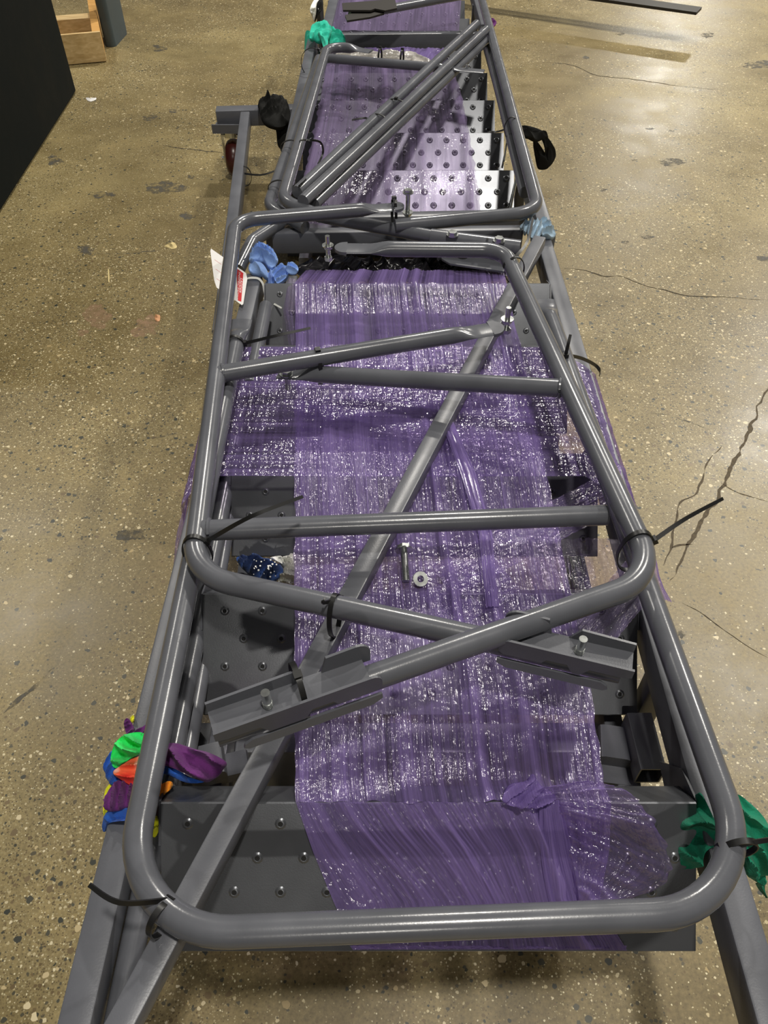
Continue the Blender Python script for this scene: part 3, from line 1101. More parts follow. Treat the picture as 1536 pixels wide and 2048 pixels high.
for nm, a_, b_ in (('upper grey tube of the pair running diagonally over the far steps', P(594, 384, 0.785), P(953, 48, 0.785)),
                   ('lower grey tube of the pair running diagonally over the far steps', P(606, 402, 0.785), P(972, 60, 0.785)),
                   ('shaded tube tucked under the diagonal pair over the far steps', P(628, 408, 0.812), P(972, 82, 0.812))):
    solo('steel_tube', nm, 'tube', sweep(dense([a_, b_], 0.05), circ(R * 0.95, 20)), M['tube'])

# black clamp and rail of the farthest section
T9 = Thing('handrail', 'dark handrail end with a forked clamp at the top edge of the picture', 'handrail', P(740, 20, 0.82) - Vector((0, 0, R)))
path = dense([P(700, 32, 0.80), P(930, -10, 0.80)])
T9.add('rail_tube', sweep(path, circ(R, 18)), M['tube'])
a_, b_ = P(790, 16, 0.79), P(684, 32, 0.79)
T9.add('clamp_plate', prism([P(684, 6, 0.775), P(790, -2, 0.775), P(794, 16, 0.775), P(770, 21, 0.775), P(750, 17, 0.775), P(742, 20, 0.775), P(686, 20, 0.775)], Vector((0, 0, -0.006))), M['steelblack'], smooth=False)
T9.add('clamp_plate', prism([P(690, 30, 0.785), P(722, 22, 0.785), P(770, 20, 0.785), P(768, 26, 0.785), P(740, 34, 0.785), P(694, 41, 0.785)], Vector((0, 0, -0.006))), M['steelblack'], smooth=False)

# ------------------------------------------------------------------ stretch film
def film_sheet(T, name, rows, mat, nu, nv, amp=0.003, seed=0.0, ropes=(), base=0.35, along=True, parent=None, gain=1.0, freq=1.0, ragged=0.0, label=None):
    """rows: (v, left point, right point, power). Pleats run along v (or along u when along is False);
    ropes: (u at v=0, u at v=1, half width, height, extra layers)"""
    V, Fc, dens, uv = [], [], [], []
    vs_ = [r[0] for r in rows]
    for j in range(nv + 1):
        v = j / nv
        k = 0
        while k < len(rows) - 2 and v > vs_[k + 1]:
            k += 1
        f = (v - vs_[k]) / (vs_[k + 1] - vs_[k])
        A_, B_ = rows[k], rows[k + 1]
        L_ = lerp(A_[1], B_[1], f)
        R_ = lerp(A_[2], B_[2], f)
        pw = lerp(A_[3], B_[3], f)
        for i in range(nu + 1):
            u = i / nu
            p = lerp(L_, R_, u ** pw)
            if along:
                c1, c2 = u, v
            else:
                c1, c2 = v, u
            dr = 0.012 * noise.noise(Vector((c2 * 3.0 + seed, c1 * 2.0, seed)))
            q = c1 + dr
            n1 = noise.noise(Vector((q * 16 * freq + seed, c2 * 1.1, seed)))
            n2 = noise.noise(Vector((q * 52 * freq - seed, c2 * 1.8, seed + 9)))
            n3 = noise.noise(Vector((q * 130 * freq + seed, c2 * 2.6, seed + 17)))
            hgt = 0.9 * n1 + 0.8 * (0.5 - abs(n2)) + 0.4 * n3
            d = base + gain * (0.42 * n1 + 0.42 * (0.35 - abs(n2)) + 0.30 * n3)
            for (u0, u1, w, rh, ex) in ropes:
                uc = lerp(u0, u1, c2) + 0.012 * noise.noise(Vector((c2 * 4 + u0 * 31, 3.3, seed)))
                g = math.exp(-((c1 - uc) / w) ** 2)
                hgt += g * rh / max(amp, 1e-5)
                d += g * ex
            edge = min(1.0, 18 * u, 18 * (1 - u))
            if ragged and (u < 0.001 or u > 0.999):
                p = p + (R_ - L_).normalized() * (ragged * noise.noise(Vector((v * 25, u, seed))))
            if ragged and (j == 0 or j == nv):
                p = p + Vector((0, ragged * noise.noise(Vector((u * 18, v, seed + 2))), 0))
            V.append(p + Vector((0, -0.15, 1)).normalized() * (amp * hgt * (0.35 + 0.65 * edge)))
            dens.append(max(0.0, min(1.3, d)))
            uv.append((u, v, 0.0))
    for j in range(nv):
        for i in range(nu):
            a_ = j * (nu + 1) + i
            Fc.append((a_, a_ + 1, a_ + nu + 2, a_ + nu + 1))
    o = T.add(name, (V, Fc), mat, parent, label, ang=180)
    at = o.data.attributes.new('dens', 'FLOAT', 'POINT')
    at.data.foreach_set('value', dens)
    at = o.data.attributes.new('sheet', 'FLOAT_VECTOR', 'POINT')
    at.data.foreach_set('vector', [c for t in uv for c in t])
    return o


def rows_px(lst):
    """(y, x left, x right, D[, power]) rows measured from far to near"""
    y0, y1 = lst[0][0], lst[-1][0]
    out = []
    for r in lst:
        y, xl, xr, D = r[:4]
        pw = r[4] if len(r) > 4 else 1.0
        yl = r[5] if len(r) > 5 else y
        out.append(((y - y0) / (y1 - y0), P(xl, yl, D), P(xr, y, D), pw))
    return out


DE = DN - 0.004
W1 = Thing('stretch_wrap', 'purple stretch film pulled lengthwise in pleats over the near steps', 'plastic film', P(850, 1200, DE))
film_sheet(W1, 'film_sheet', rows_px([
    (541, 612, 1008, DE + 0.012), (566, 590, 1014, DE), (628, 591, 1026, DE + 0.016), (690, 591, 1040, DE), (800, 590, 1062, DE + 0.016),
    (907, 589, 1086, DE), (1040, 589, 1112, DE + 0.016), (1187, 589, 1142, DE - 0.001), (1390, 589, 1184, DE + 0.010), (1560, 590, 1206, DE + 0.004), (1605, 592, 1222, DE - 0.001)]),
    M['film'], 300, 330, 0.0030, 1.0,
    ropes=((0.50, 0.62, 0.018, 0.006, 0.5), (0.56, 0.80, 0.020, 0.005, 0.35), (0.02, 0.03, 0.020, 0.001, 0.3), (0.13, 0.11, 0.035, 0.001, 0.30), (0.27, 0.24, 0.02, 0.002, 0.25), (0.985, 0.985, 0.012, 0.002, 0.35), (0.40, 0.37, 0.03, 0.002, 0.2)),
    base=0.30, gain=1.0, ragged=0.004)


def onto_tread(px, py, lift):
    """point of the front tread plane seen at a pixel, lifted off it"""
    e = Vector((0, NEAR_Y[0], H - DN))
    o_ = Vector((0, 0, H))
    d = P(px, py, 1.0) - o_
    t = (e - o_).dot(TN) / d.dot(TN)
    return o_ + d * t + TN * lift


rows = [(0.0, P(578, 556, DE + 0.004), P(596, 560, DE), 1.0), (0.5, P(566, 620, DE + 0.03), P(596, 628, DE + 0.016), 1.0), (1.0, P(580, 700, DE + 0.02), P(596, 690, DE), 1.0)]
film_sheet(W1, 'clear_edge', rows, M['film_clear'], 20, 60, 0.003, 3.0, base=0.1, freq=0.3)
rows = []
for v, yl, xl, yr, xr, pw in ((0.0, 1605, 592, 1605, 1222, 1.0), (0.33, 1700, 627, 1690, 1215, 0.80), (0.66, 1800, 668, 1790, 1196, 0.62), (0.85, 1850, 690, 1836, 1215, 0.62), (1.0, 1893, 708, 1893, 1250, 0.70)):
    if v == 0:
        rows.append((v, P(xl, yl, DE - 0.001), P(xr, yr, DE - 0.001), pw))
    else:
        rows.append((v, onto_tread(xl, yl, 0.005), onto_tread(xr, yr, 0.008), pw))
film_sheet(W1, 'front_apron', rows, M['film'], 260, 120, 0.0034, 4.0, base=0.62, gain=0.9, ropes=((0.72, 0.80, 0.03, 0.006, 0.4), (0.42, 0.46, 0.015, 0.004, 0.2)))
# gathered knot and the loose flap it fans out into
knot = [(x, y, DE - 0.012) for x, y in ((1005, 1602), (1018, 1575), (1050, 1562), (1066, 1548), (1082, 1570), (1110, 1592), (1092, 1612), (1040, 1616))]


def film_lump(T, name, pts, Tk, mat, seed, dn=0.85):
    o = rag_part(T, name, mat, pts, Tk, 0.006, seed, 4, TN)
    n = len(o.data.vertices)
    at = o.data.attributes.new('dens', 'FLOAT', 'POINT')
    at.data.foreach_set('value', [max(0, dn + 0.5 * N3(v.co, 45, seed)) for v in o.data.vertices])
    at = o.data.attributes.new('sheet', 'FLOAT_VECTOR', 'POINT')
    at.data.foreach_set('vector', [c for v in o.data.vertices for c in (v.co.x * 4, v.co.y * 4, 0.0)])
    return o


film_lump(W1, 'knot', knot, 0.010, M['film'], 2.2)
inner = catmull([P(1075, 1582, DE - 0.016), P(1092, 1590, DE - 0.014), P(1108, 1606, DE - 0.006), onto_tread(1120, 1650, 0.012), onto_tread(1150, 1800, 0.008)], 12, False)
outer = catmull([P(1150, 1566, DE - 0.020), P(1225, 1572, DE - 0.022), P(1290, 1622, DE - 0.010), onto_tread(1330, 1745, 0.012), onto_tread(1178, 1812, 0.012)], 12, False)
rows = [(i / (len(inner) - 1), inner[i], outer[i], 1.0) for i in range(len(inner))]
film_sheet(W1, 'loose_flap', rows, M['film_clear'], 70, 130, 0.009, 6.0, base=0.30, along=False, freq=0.30, ragged=0.010, gain=1.2, ropes=((0.05, 0.1, 0.06, 0.006, 0.6), (0.97, 0.93, 0.05, 0.006, 0.5), (0.30, 0.36, 0.04, 0.010, 0.6), (0.62, 0.55, 0.05, 0.010, 0.3)))
rows = [(i / 10.0, lerp(onto_tread(1090, 1600, 0.010), onto_tread(1060, 1700, 0.010), 0) if i == 0 else lerp(P(1080, 1595, DE - 0.012), onto_tread(1060 + 4 * i, 1815, 0.009), i / 10.0),
         lerp(P(1120, 1600, DE - 0.012), onto_tread(1170, 1812, 0.010), i / 10.0), 1.0) for i in range(11)]
film_sheet(W1, 'twisted_fold', rows, M['film'], 70, 80, 0.004, 8.0, base=0.75, freq=0.35)
# lower edge of the film hanging under the front bar
rows = [(0.0, onto_tread(700, 1885, 0.006), onto_tread(1250, 1885, 0.006), 1.0), (1.0, P(706, 1900, 0.955), P(1252, 1897, 0.955), 1.0)]
film_sheet(W1, 'hanging_hem', rows, M['film'], 120, 12, 0.002, 9.0, base=0.5)

# band wound crosswise round the rails
W2 = Thing('stretch_wrap', 'glossy purple film band wound crosswise around both rails in the middle', 'plastic film', P(820, 820, DE + 0.002))
X = [(-0.326, 0.16), (-0.318, 0.022), (-0.285, 0.006), (-0.24, 0.004), (0.05, 0.006), (0.32, 0.005), (0.372, 0.010), (0.398, 0.03), (0.404, 0.16)]
ya, yb = yrow(690, DE), yrow(948, DE)
rows = []
acc = [0]
for (xa, da), (xb, db) in zip(X, X[1:]):
    acc.append(acc[-1] + math.hypot(xb - xa, db - da))
for (x, dz), s_ in zip(X, acc):
    low = 0.05 if abs(x - 0.04) > 0.33 else 0.0
    rows.append((s_ / acc[-1], Vector((x, ya - low, H - DE - dz)), Vector((x, yb - low, H - DE - dz)), 1.0))
film_sheet(W2, 'film_band', rows, M['film_x'], 170, 300, 0.0026, 12.0, base=0.34, gain=1.0, freq=0.8)
# bits of the band bulging out beside the rails
rows = [(k / 8, P(382 - 3.2 * k, 960 + 22 * k, 0.90), P(377 - 4.0 * k + 3 * math.sin(k * 0.9), 955 + 22 * k, 0.96), 1.0) for k in range(9)]
film_sheet(W2, 'loose_edge', rows, M['film'], 20, 60, 0.005, 14.0, base=0.4, freq=0.4, ragged=0.004)
rows = [(k / 10, P(1240 + 8.6 * k, 950 + 25 * k, 0.90), P(1246 + 9.6 * k + 5 * math.sin(k * 1.3), 945 + 26 * k, 0.955), 1.0) for k in range(11)]
film_sheet(W2, 'loose_edge', rows, M['film'], 24, 80, 0.006, 15.0, base=0.35, freq=0.4, ragged=0.005)

# diagonal strips near the right rail
W3 = Thing('stretch_wrap', 'twisted purple film strips slanting from the right rail under the loose bolt', 'plastic film', P(1050, 1100, DE))
for (a0, a1, b0, b1, sd, bs) in (((1240, 930), (1255, 1010), (862, 1130), (905, 1195), 21.0, 0.35), ((1000, 1130), (1040, 1180), (835, 1185), (905, 1265), 22.0, 0.45),
                                 ((1270, 1100), (1285, 1215), (1150, 1240), (1190, 1330), 23.0, 0.25)):
    rows = [(0.0, P(*a0, DE + 0.004), P(*a1, DE + 0.004), 1.0), (0.5, lerp(P(*a0, DE + 0.012), P(*b0, DE + 0.012), 0.5), lerp(P(*a1, DE + 0.012), P(*b1, DE + 0.012), 0.5), 1.0), (1.0, P(*b0, DE + 0.002), P(*b1, DE + 0.002), 1.0)]
    film_sheet(W3, 'film_strip', rows, M['film_clear'], 60, 100, 0.004, sd, base=bs + 0.15, freq=0.4, ragged=0.003)
rows = [(0.0, P(872, 815, DE - 0.004), P(894, 815, DE - 0.004), 1.0), (0.35, P(922, 950, DE - 0.004), P(952, 950, DE - 0.004), 1.0), (0.65, P(958, 1070, DE - 0.002), P(984, 1070, DE - 0.002), 1.0), (1.0, P(972, 1215, DE - 0.005), P(998, 1215, DE - 0.005), 1.0)]
film_sheet(W3, 'twisted_fold', rows, M['film'], 24, 120, 0.007, 25.0, base=0.8, freq=0.3)
rows = [(0.0, P(1040, 1075, DE), P(1240, 1080, DE + 0.004), 1.0), (1.0, P(1060, 1180, DE), P(1262, 1190, DE + 0.010), 1.0)]
film_sheet(W3, 'film_pane', rows, M['film_clear'], 80, 60, 0.006, 26.0, base=0.12, freq=0.2)

# film on the far section
DG = DF - 0.006
W4 = Thing('stretch_wrap', 'pale purple film stretched lengthwise over the bright far steps', 'plastic film', P(780, 280, DG))
film_sheet(W4, 'film_sheet', rows_px([(128, 652, 905, DG + 0.004), (145, 650, 908, DG), (172, 645, 918, DG + 0.012), (200, 640, 925, DG), (232, 634, 932, DG + 0.014), (265, 628, 938, DG),
                                      (302, 620, 945, DG + 0.014), (340, 610, 950, DG), (390, 600, 958, DG + 0.02), (450, 590, 965, DG + 0.02)]),
           M['film_far'], 180, 160, 0.003, 31.0, base=0.20, gain=0.9, freq=0.6,
           ropes=((0.46, 0.50, 0.03, 0.004, 0.5), (0.98, 0.965, 0.025, 0.004, 0.7), (0.03, 0.02, 0.05, 0.003, 0.55), (0.14, 0.12, 0.05, 0.002, 0.35), (0.68, 0.70, 0.02, 0.004, 0.25), (0.30, 0.28, 0.03, 0.002, 0.2)), ragged=0.01)
rows = [(0.0, P(690, 96, 0.925), P(905, 97, 0.925), 1.0), (1.0, P(690, 126, 0.935), P(880, 130, 0.935), 1.0)]
film_sheet(W4, 'bunched_edge', rows, M['film'], 90, 24, 0.008, 33.0, base=0.6, freq=0.4)
W5 = Thing('stretch_wrap', 'hazy lilac film over the farthest steps at the top edge', 'plastic film', P(800, 30, DG))
rows = [(0.0, P(672, -40, DG - 0.01), P(925, -40, DG - 0.01), 1.0), (1.0, P(655, 62, DG - 0.012), P(918, 62, DG - 0.012), 1.0)]
film_sheet(W5, 'film_sheet', rows, M['film_far'], 110, 60, 0.003, 35.0, base=0.45, gain=0.8, freq=0.5, ropes=((0.22, 0.2, 0.04, 0.003, 0.5), (0.5, 0.47, 0.03, 0.003, 0.3)))

# crumpled clear bags tied on the far rail
for i, (lab, pts) in enumerate((
        ('longest crumpled clear bag tied on the far cross tube by the teal rag', ((668, 112), (690, 98), (720, 100), (758, 104), (756, 122), (720, 122), (690, 120))),
        ('middle crumpled clear bag between two black ties on the far cross tube', ((762, 104), (782, 100), (802, 106), (802, 126), (780, 124), (762, 123))),
        ('last crumpled clear bag on the far cross tube, beside the diagonal tubes', ((806, 106), (822, 102), (840, 112), (862, 122), (846, 130), (820, 128), (806, 126))))):
    B_ = Thing('plastic_bag', lab, 'plastic bag', P(*pts[0], 0.84), 'clear bags on the far cross tube')
    o = film_lump(B_, 'bag_film', [(x, y, 0.83) for x, y in pts], 0.012, M['bag'], 40.0 + i, 0.6)

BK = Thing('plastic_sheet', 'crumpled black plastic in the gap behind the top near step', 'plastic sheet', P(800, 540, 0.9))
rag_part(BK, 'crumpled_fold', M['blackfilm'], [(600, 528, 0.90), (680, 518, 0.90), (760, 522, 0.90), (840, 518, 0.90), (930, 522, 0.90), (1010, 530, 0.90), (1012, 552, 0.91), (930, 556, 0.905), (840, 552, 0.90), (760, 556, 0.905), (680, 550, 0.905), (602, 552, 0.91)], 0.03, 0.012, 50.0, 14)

# ------------------------------------------------------------------ rags tied round the corners as padding
Tq = Thing('rag', 'teal cloth knotted over the top of the far left rail', 'cloth', P(640, 80, 0.88))
rag_part(Tq, 'wrapped_fold', M['teal'], [(618, 72, 0.86), (628, 50, 0.85), (650, 44, 0.85), (664, 58, 0.85), (655, 78, 0.86), (634, 82, 0.87)], 0.022, 0.006, 1.0, 4)
rag_part(Tq, 'flap', M['teal'], [(655, 55, 0.86), (676, 60, 0.86), (690, 74, 0.87), (688, 90, 0.88), (665, 92, 0.88), (654, 74, 0.87)], 0.014, 0.006, 2.0, 5)
rag_part(Tq, 'hanging_fold', M['teal'], [(612, 62, 0.88), (624, 66, 0.88), (626, 85, 0.90), (616, 115, 0.95), (611, 126, 0.98), (609, 92, 0.93)], 0.010, 0.004, 3.0, 3)
rag_part(Tq, 'strip', M['teal'], [(636, 66, 0.85), (648, 60, 0.85), (656, 78, 0.86), (655, 94, 0.87), (648, 96, 0.87), (642, 80, 0.86)], 0.012, 0.004, 4.0, 3)

Tq = Thing('rag', 'black cloth wrapped around the caster base arm and hanging down', 'cloth', P(555, 240, 0.96))
rag_part(Tq, 'wrapped_fold', M['black'], [(516, 208, 0.96), (531, 200, 0.95), (535, 186, 0.94), (542, 196, 0.94), (555, 191, 0.94), (575, 205, 0.95), (580, 240, 0.97), (560, 254, 0.98), (528, 246, 0.98), (520, 228, 0.97)], 0.030, 0.008, 5.0, 5)
rag_part(Tq, 'hanging_fold', M['black'], [(545, 235, 0.975), (580, 232, 0.975), (580, 260, 1.0), (568, 296, 1.05), (556, 292, 1.05), (552, 262, 1.0)], 0.016, 0.006, 6.0, 4)

Tq = Thing('rag', 'black cloth hanging from the right rail of the far section', 'cloth', P(1080, 290, 0.9))
rag_part(Tq, 'wrapped_fold', M['black'], [(1036, 252, 0.875), (1060, 252, 0.87), (1086, 262, 0.88), (1096, 276, 0.90), (1075, 280, 0.90), (1050, 270, 0.88), (1038, 262, 0.88)], 0.014, 0.006, 7.0, 4)
rag_part(Tq, 'hanging_fold', M['black'], [(1080, 266, 0.89), (1100, 280, 0.91), (1112, 310, 0.96), (1098, 334, 0.99), (1090, 318, 0.97), (1089, 296, 0.93)], 0.010, 0.005, 8.0, 3)
rag_part(Tq, 'hanging_fold', M['black'], [(1066, 278, 0.90), (1074, 282, 0.91), (1090, 306, 0.95), (1098, 334, 0.99), (1078, 338, 1.0), (1070, 310, 0.96)], 0.010, 0.005, 8.5, 3)

Tq = Thing('rag', 'pale blue cloth tucked on the right rail where the diagonal bar ends', 'cloth', P(1075, 455, 0.86))
rag_part(Tq, 'crumpled_fold', M['paleblue'], [(1040, 452, 0.835), (1056, 441, 0.83), (1076, 440, 0.83), (1086, 452, 0.83), (1082, 470, 0.84), (1066, 476, 0.84), (1052, 464, 0.84)], 0.016, 0.009, 9.0, 6)
rag_part(Tq, 'crumpled_fold', M['paleblue'], [(1076, 446, 0.84), (1094, 440, 0.84), (1110, 462, 0.85), (1108, 474, 0.86), (1086, 470, 0.85)], 0.014, 0.008, 10.0, 5)

Tq = Thing('rag', 'cornflower blue cloth knotted over the end of the left rail beside the tag', 'cloth', P(530, 540, 0.87))
rag_part(Tq, 'wrapped_fold', M['blue'], [(498, 518, 0.845), (508, 496, 0.84), (526, 489, 0.835), (545, 498, 0.84), (556, 522, 0.845), (540, 536, 0.85), (524, 524, 0.85), (505, 530, 0.85)], 0.020, 0.008, 11.0, 4)
rag_part(Tq, 'wrapped_fold', M['blue'], [(499, 528, 0.85), (520, 524, 0.845), (534, 540, 0.85), (536, 556, 0.86), (524, 552, 0.86), (500, 546, 0.86)], 0.014, 0.003, 12.0, 3)
rag_part(Tq, 'hanging_fold', M['blue'], [(536, 546, 0.86), (550, 538, 0.855), (554, 556, 0.86), (546, 580, 0.88), (536, 592, 0.89), (533, 568, 0.875)], 0.009, 0.006, 13.0, 4)
rag_part(Tq, 'hanging_fold', M['blue'], [(546, 570, 0.885), (556, 562, 0.88), (563, 566, 0.88), (558, 590, 0.90), (549, 604, 0.92), (548, 588, 0.9)], 0.006, 0.004, 13.5, 3)
rag_part(Tq, 'knot_end', M['blue'], [(545, 540, 0.845), (560, 530, 0.84), (576, 534, 0.84), (574, 552, 0.85), (556, 566, 0.855), (548, 556, 0.85)], 0.010, 0.007, 14.0, 4)
rag_part(Tq, 'knot_end', M['blue'], [(574, 530, 0.84), (584, 523, 0.838), (596, 534, 0.84), (594, 546, 0.845), (580, 548, 0.846), (572, 540, 0.842)], 0.008, 0.004, 15.0, 3)

Tq = Thing('rag', 'tie-dyed cloth in green, red, purple, blue and yellow wrapped on the left rail', 'cloth', P(270, 1560, 0.87))
rag_part(Tq, 'blue_fold', M['dblue'], [(204, 1650, 0.885), (216, 1622, 0.86), (262, 1616, 0.845), (280, 1632, 0.845), (260, 1640, 0.845), (218, 1646, 0.86), (208, 1664, 0.90)], 0.008, 0.004, 16.0, 3)
rag_part(Tq, 'yellow_fold', M['dyellow'], [(206, 1624, 0.88), (212, 1580, 0.87), (222, 1568, 0.86), (224, 1600, 0.87), (214, 1634, 0.89)], 0.006, 0.003, 17.0, 3)
rag_part(Tq, 'navy_fold', M['dblue'], [(212, 1524, 0.865), (226, 1500, 0.855), (236, 1530, 0.85), (238, 1562, 0.85), (222, 1570, 0.86), (211, 1546, 0.87)], 0.012, 0.004, 18.0, 3)
rag_part(Tq, 'red_fold', M['dred'], [(226, 1546, 0.838), (240, 1532, 0.835), (276, 1512, 0.832), (300, 1520, 0.834), (296, 1560, 0.838), (272, 1574, 0.84), (246, 1562, 0.84)], 0.012, 0.004, 19.0, 3)
rag_part(Tq, 'green_fold', M['dgreen'], [(221, 1520, 0.845), (228, 1490, 0.835), (248, 1470, 0.83), (284, 1465, 0.828), (300, 1486, 0.83), (282, 1506, 0.828), (262, 1516, 0.83), (232, 1536, 0.842)], 0.015, 0.008, 20.0, 4)
rag_part(Tq, 'purple_fold', M['dpurple'], [(210, 1606, 0.86), (218, 1578, 0.85), (242, 1558, 0.845), (276, 1570, 0.84), (284, 1592, 0.84), (262, 1610, 0.845), (236, 1622, 0.85), (216, 1622, 0.86)], 0.018, 0.006, 21.0, 4)
rag_part(Tq, 'plum_fold', M['dpurple'], [(262, 1468, 0.84), (284, 1454, 0.835), (300, 1446, 0.835), (306, 1470, 0.835), (284, 1476, 0.836)], 0.008, 0.003, 22.0, 3)
rag_part(Tq, 'plum_fold', M['dpurple'], [(250, 1460, 0.86), (248, 1444, 0.87), (254, 1436, 0.87), (262, 1444, 0.86), (268, 1462, 0.855), (256, 1470, 0.86)], 0.007, 0.003, 23.0, 3)
rag_part(Tq, 'yellow_fold', M['dyellow'], [(261, 1436, 0.86), (267, 1430, 0.86), (268, 1442, 0.86), (262, 1446, 0.865)], 0.004, 0.001, 23.5, 3)
rag_part(Tq, 'plum_bundle', M['dpurple'], [(318, 1492, 0.842), (350, 1486, 0.835), (390, 1498, 0.835), (420, 1506, 0.84), (452, 1524, 0.845), (446, 1540, 0.85), (418, 1564, 0.855), (392, 1556, 0.85), (350, 1538, 0.845), (320, 1524, 0.845)], 0.026, 0.009, 24.0, 4)
rag_part(Tq, 'blue_fold', M['dblue'], [(320, 1524, 0.855), (350, 1538, 0.857), (384, 1556, 0.86), (408, 1564, 0.865), (376, 1566, 0.87), (340, 1552, 0.866), (320, 1542, 0.862)], 0.010, 0.004, 25.0, 3)
rag_part(Tq, 'orange_fold', M['dorange'], [(320, 1572, 0.855), (338, 1562, 0.852), (346, 1570, 0.853), (330, 1588, 0.86), (318, 1592, 0.862)], 0.006, 0.003, 26.0, 3)
rag_part(Tq, 'yellow_fold', M['dyellow'], [(306, 1640, 0.87), (314, 1632, 0.868), (318, 1652, 0.875), (312, 1672, 0.885), (300, 1678, 0.89), (302, 1658, 0.88)], 0.006, 0.003, 27.0, 3)

Tq = Thing('rag', 'dark green cloth bunched on the front right corner of the wide handrail', 'cloth', P(1430, 1690, 0.88))
UPG = Vector((0, -0.5, 0.87))
rag_part(Tq, 'inner_fold', M['green'], [(1350, 1670, 0.885), (1360, 1640, 0.87), (1390, 1622, 0.86), (1398, 1585, 0.85), (1416, 1610, 0.85), (1440, 1668, 0.85), (1436, 1690, 0.86), (1408, 1704, 0.87), (1392, 1734, 0.89), (1376, 1738, 0.90), (1356, 1732, 0.90)], 0.018, 0.013, 28.0, 3, UPG)
rag_part(Tq, 'outer_fold', M['green'], [(1472, 1590, 0.86), (1500, 1606, 0.865), (1532, 1640, 0.88), (1544, 1680, 0.89), (1540, 1740, 0.91), (1516, 1754, 0.905), (1494, 1750, 0.89), (1484, 1690, 0.865), (1474, 1640, 0.86)], 0.022, 0.008, 29.0, 4, UPG)
rag_part(Tq, 'hanging_end', M['green'], [(1500, 1748, 0.90), (1530, 1748, 0.905), (1530, 1775, 0.93), (1532, 1796, 0.95), (1526, 1784, 0.945), (1516, 1764, 0.92)], 0.008, 0.004, 30.0, 3, UPG)

Tq = Thing('bandana', 'navy patterned cloth stuffed between the steps on the left', 'cloth', P(520, 1140, 0.95))
rag_part(Tq, 'crumpled_fold', M['navy'], [(474, 1114, 0.94), (505, 1112, 0.93), (540, 1120, 0.93), (566, 1136, 0.93), (556, 1156, 0.94), (530, 1164, 0.95), (500, 1150, 0.95), (480, 1132, 0.945)], 0.022, 0.012, 31.0, 5)
for i in range(26):
    q = P(505 + 55 * random.random(), 1118 + 36 * random.random(), 0.905)
    Tq.add('print_mark', cyl(q, Vector((0, -0.4, 0.9)), 0.0006 + 0.0010 * random.random(), 0.0012, 6), M['white'], smooth=False)
Tq = Thing('rag', 'white cloth stuffed beside the navy bandana between the steps', 'cloth', P(575, 1140, 0.95))
rag_part(Tq, 'crumpled_fold', M['white'], [(556, 1118, 0.93), (590, 1110, 0.925), (612, 1125, 0.93), (610, 1164, 0.95), (584, 1166, 0.95), (566, 1176, 0.96), (556, 1160, 0.95), (570, 1140, 0.94)], 0.018, 0.011, 32.0, 6)
rag_part(Tq, 'thin_strand', M['white'], [(540, 1116, 0.925), (562, 1112, 0.92), (568, 1128, 0.925), (558, 1124, 0.925)], 0.004, 0.002, 33.0, 3)
Tq = Thing('rag', 'white and black rag on the rail at the top edge above the teal cloth', 'cloth', P(632, 10, 0.9))
rag_part(Tq, 'crumpled_fold', M['white'], [(620, 18, 0.90), (628, 0, 0.89), (640, -6, 0.89), (642, 12, 0.9), (634, 24, 0.91), (628, 42, 0.95), (624, 34, 0.94)], 0.014, 0.006, 34.0, 4)
rag_part(Tq, 'dark_strand', M['black'], [(634, 6, 0.88), (644, -4, 0.88), (646, 14, 0.885), (634, 34, 0.92), (629, 44, 0.95), (632, 26, 0.91)], 0.006, 0.003, 35.0, 3)
Tq = Thing('rag', 'small purple cloth corner sticking out beside the far right rail', 'cloth', P(986, 45, 0.92))
rag_part(Tq, 'flap', M['dpurple'], [(974, 40, 0.905), (986, 38, 0.905), (993, 45, 0.91), (986, 54, 0.92), (976, 52, 0.915)], 0.008, 0.003, 36.0, 3)

# ------------------------------------------------------------------ inspection tag
tg = Thing('inspection_tag', 'white card tag with a red LADDER INSPECTION box hanging beside the left rail', 'tag', P(455, 560, 0.9))
c00, c10, c11, c01 = P(420, 496, 0.850), P(496, 549, 0.848), P(486, 612, 0.856), P(430, 573, 0.858)   # far left, right, near right, near left


def tagp(u, v, lift=0.0):
    p = lerp(lerp(c00, c10, u), lerp(c01, c11, u), v)
    n = (c10 - c00).cross(c01 - c00).normalized()
    if n.z < 0:
        n = -n
    return p + n * lift


def tag_poly(uvs, l0, l1):
    return join(([tagp(u, v, l1) for u, v in uvs] + [tagp(u, v, l0) for u, v in uvs],
                 [tuple(range(len(uvs))), tuple(range(2 * len(uvs) - 1, len(uvs) - 1, -1))] + [(k, len(uvs) + k, len(uvs) + (k + 1) % len(uvs), (k + 1) % len(uvs)) for k in range(len(uvs))]))


tg.add('card', tag_poly([(0.03, 0.0), (0.95, 0.0), (1.0, 0.14), (1.0, 0.94), (0.96, 1.0), (0.06, 1.0), (0.0, 0.85), (0.0, 0.08)], -0.0004, 0.0004), M['paper'], smooth=False)
tg.add('red_box', tag_poly([(0.71, 0.06), (0.89, 0.06), (0.93, 0.92), (0.82, 0.95)], 0.0004, 0.0007), M['red'], smooth=False)
for k, (u0, u1, v) in enumerate(((0.10, 0.30, 0.25), (0.10, 0.30, 0.5), (0.10, 0.30, 0.75), (0.50, 0.68, 0.4), (0.50, 0.68, 0.7), (0.62, 0.66, 0.18), (0.62, 0.70, 0.86), (0.60, 0.64, 0.55))):
    tg.add('printed_line', tag_poly([(u0, v), (u1, v), (u1, v + 0.014), (u0, v + 0.014)], 0.0004, 0.0006), M['pinkprint'], smooth=False)


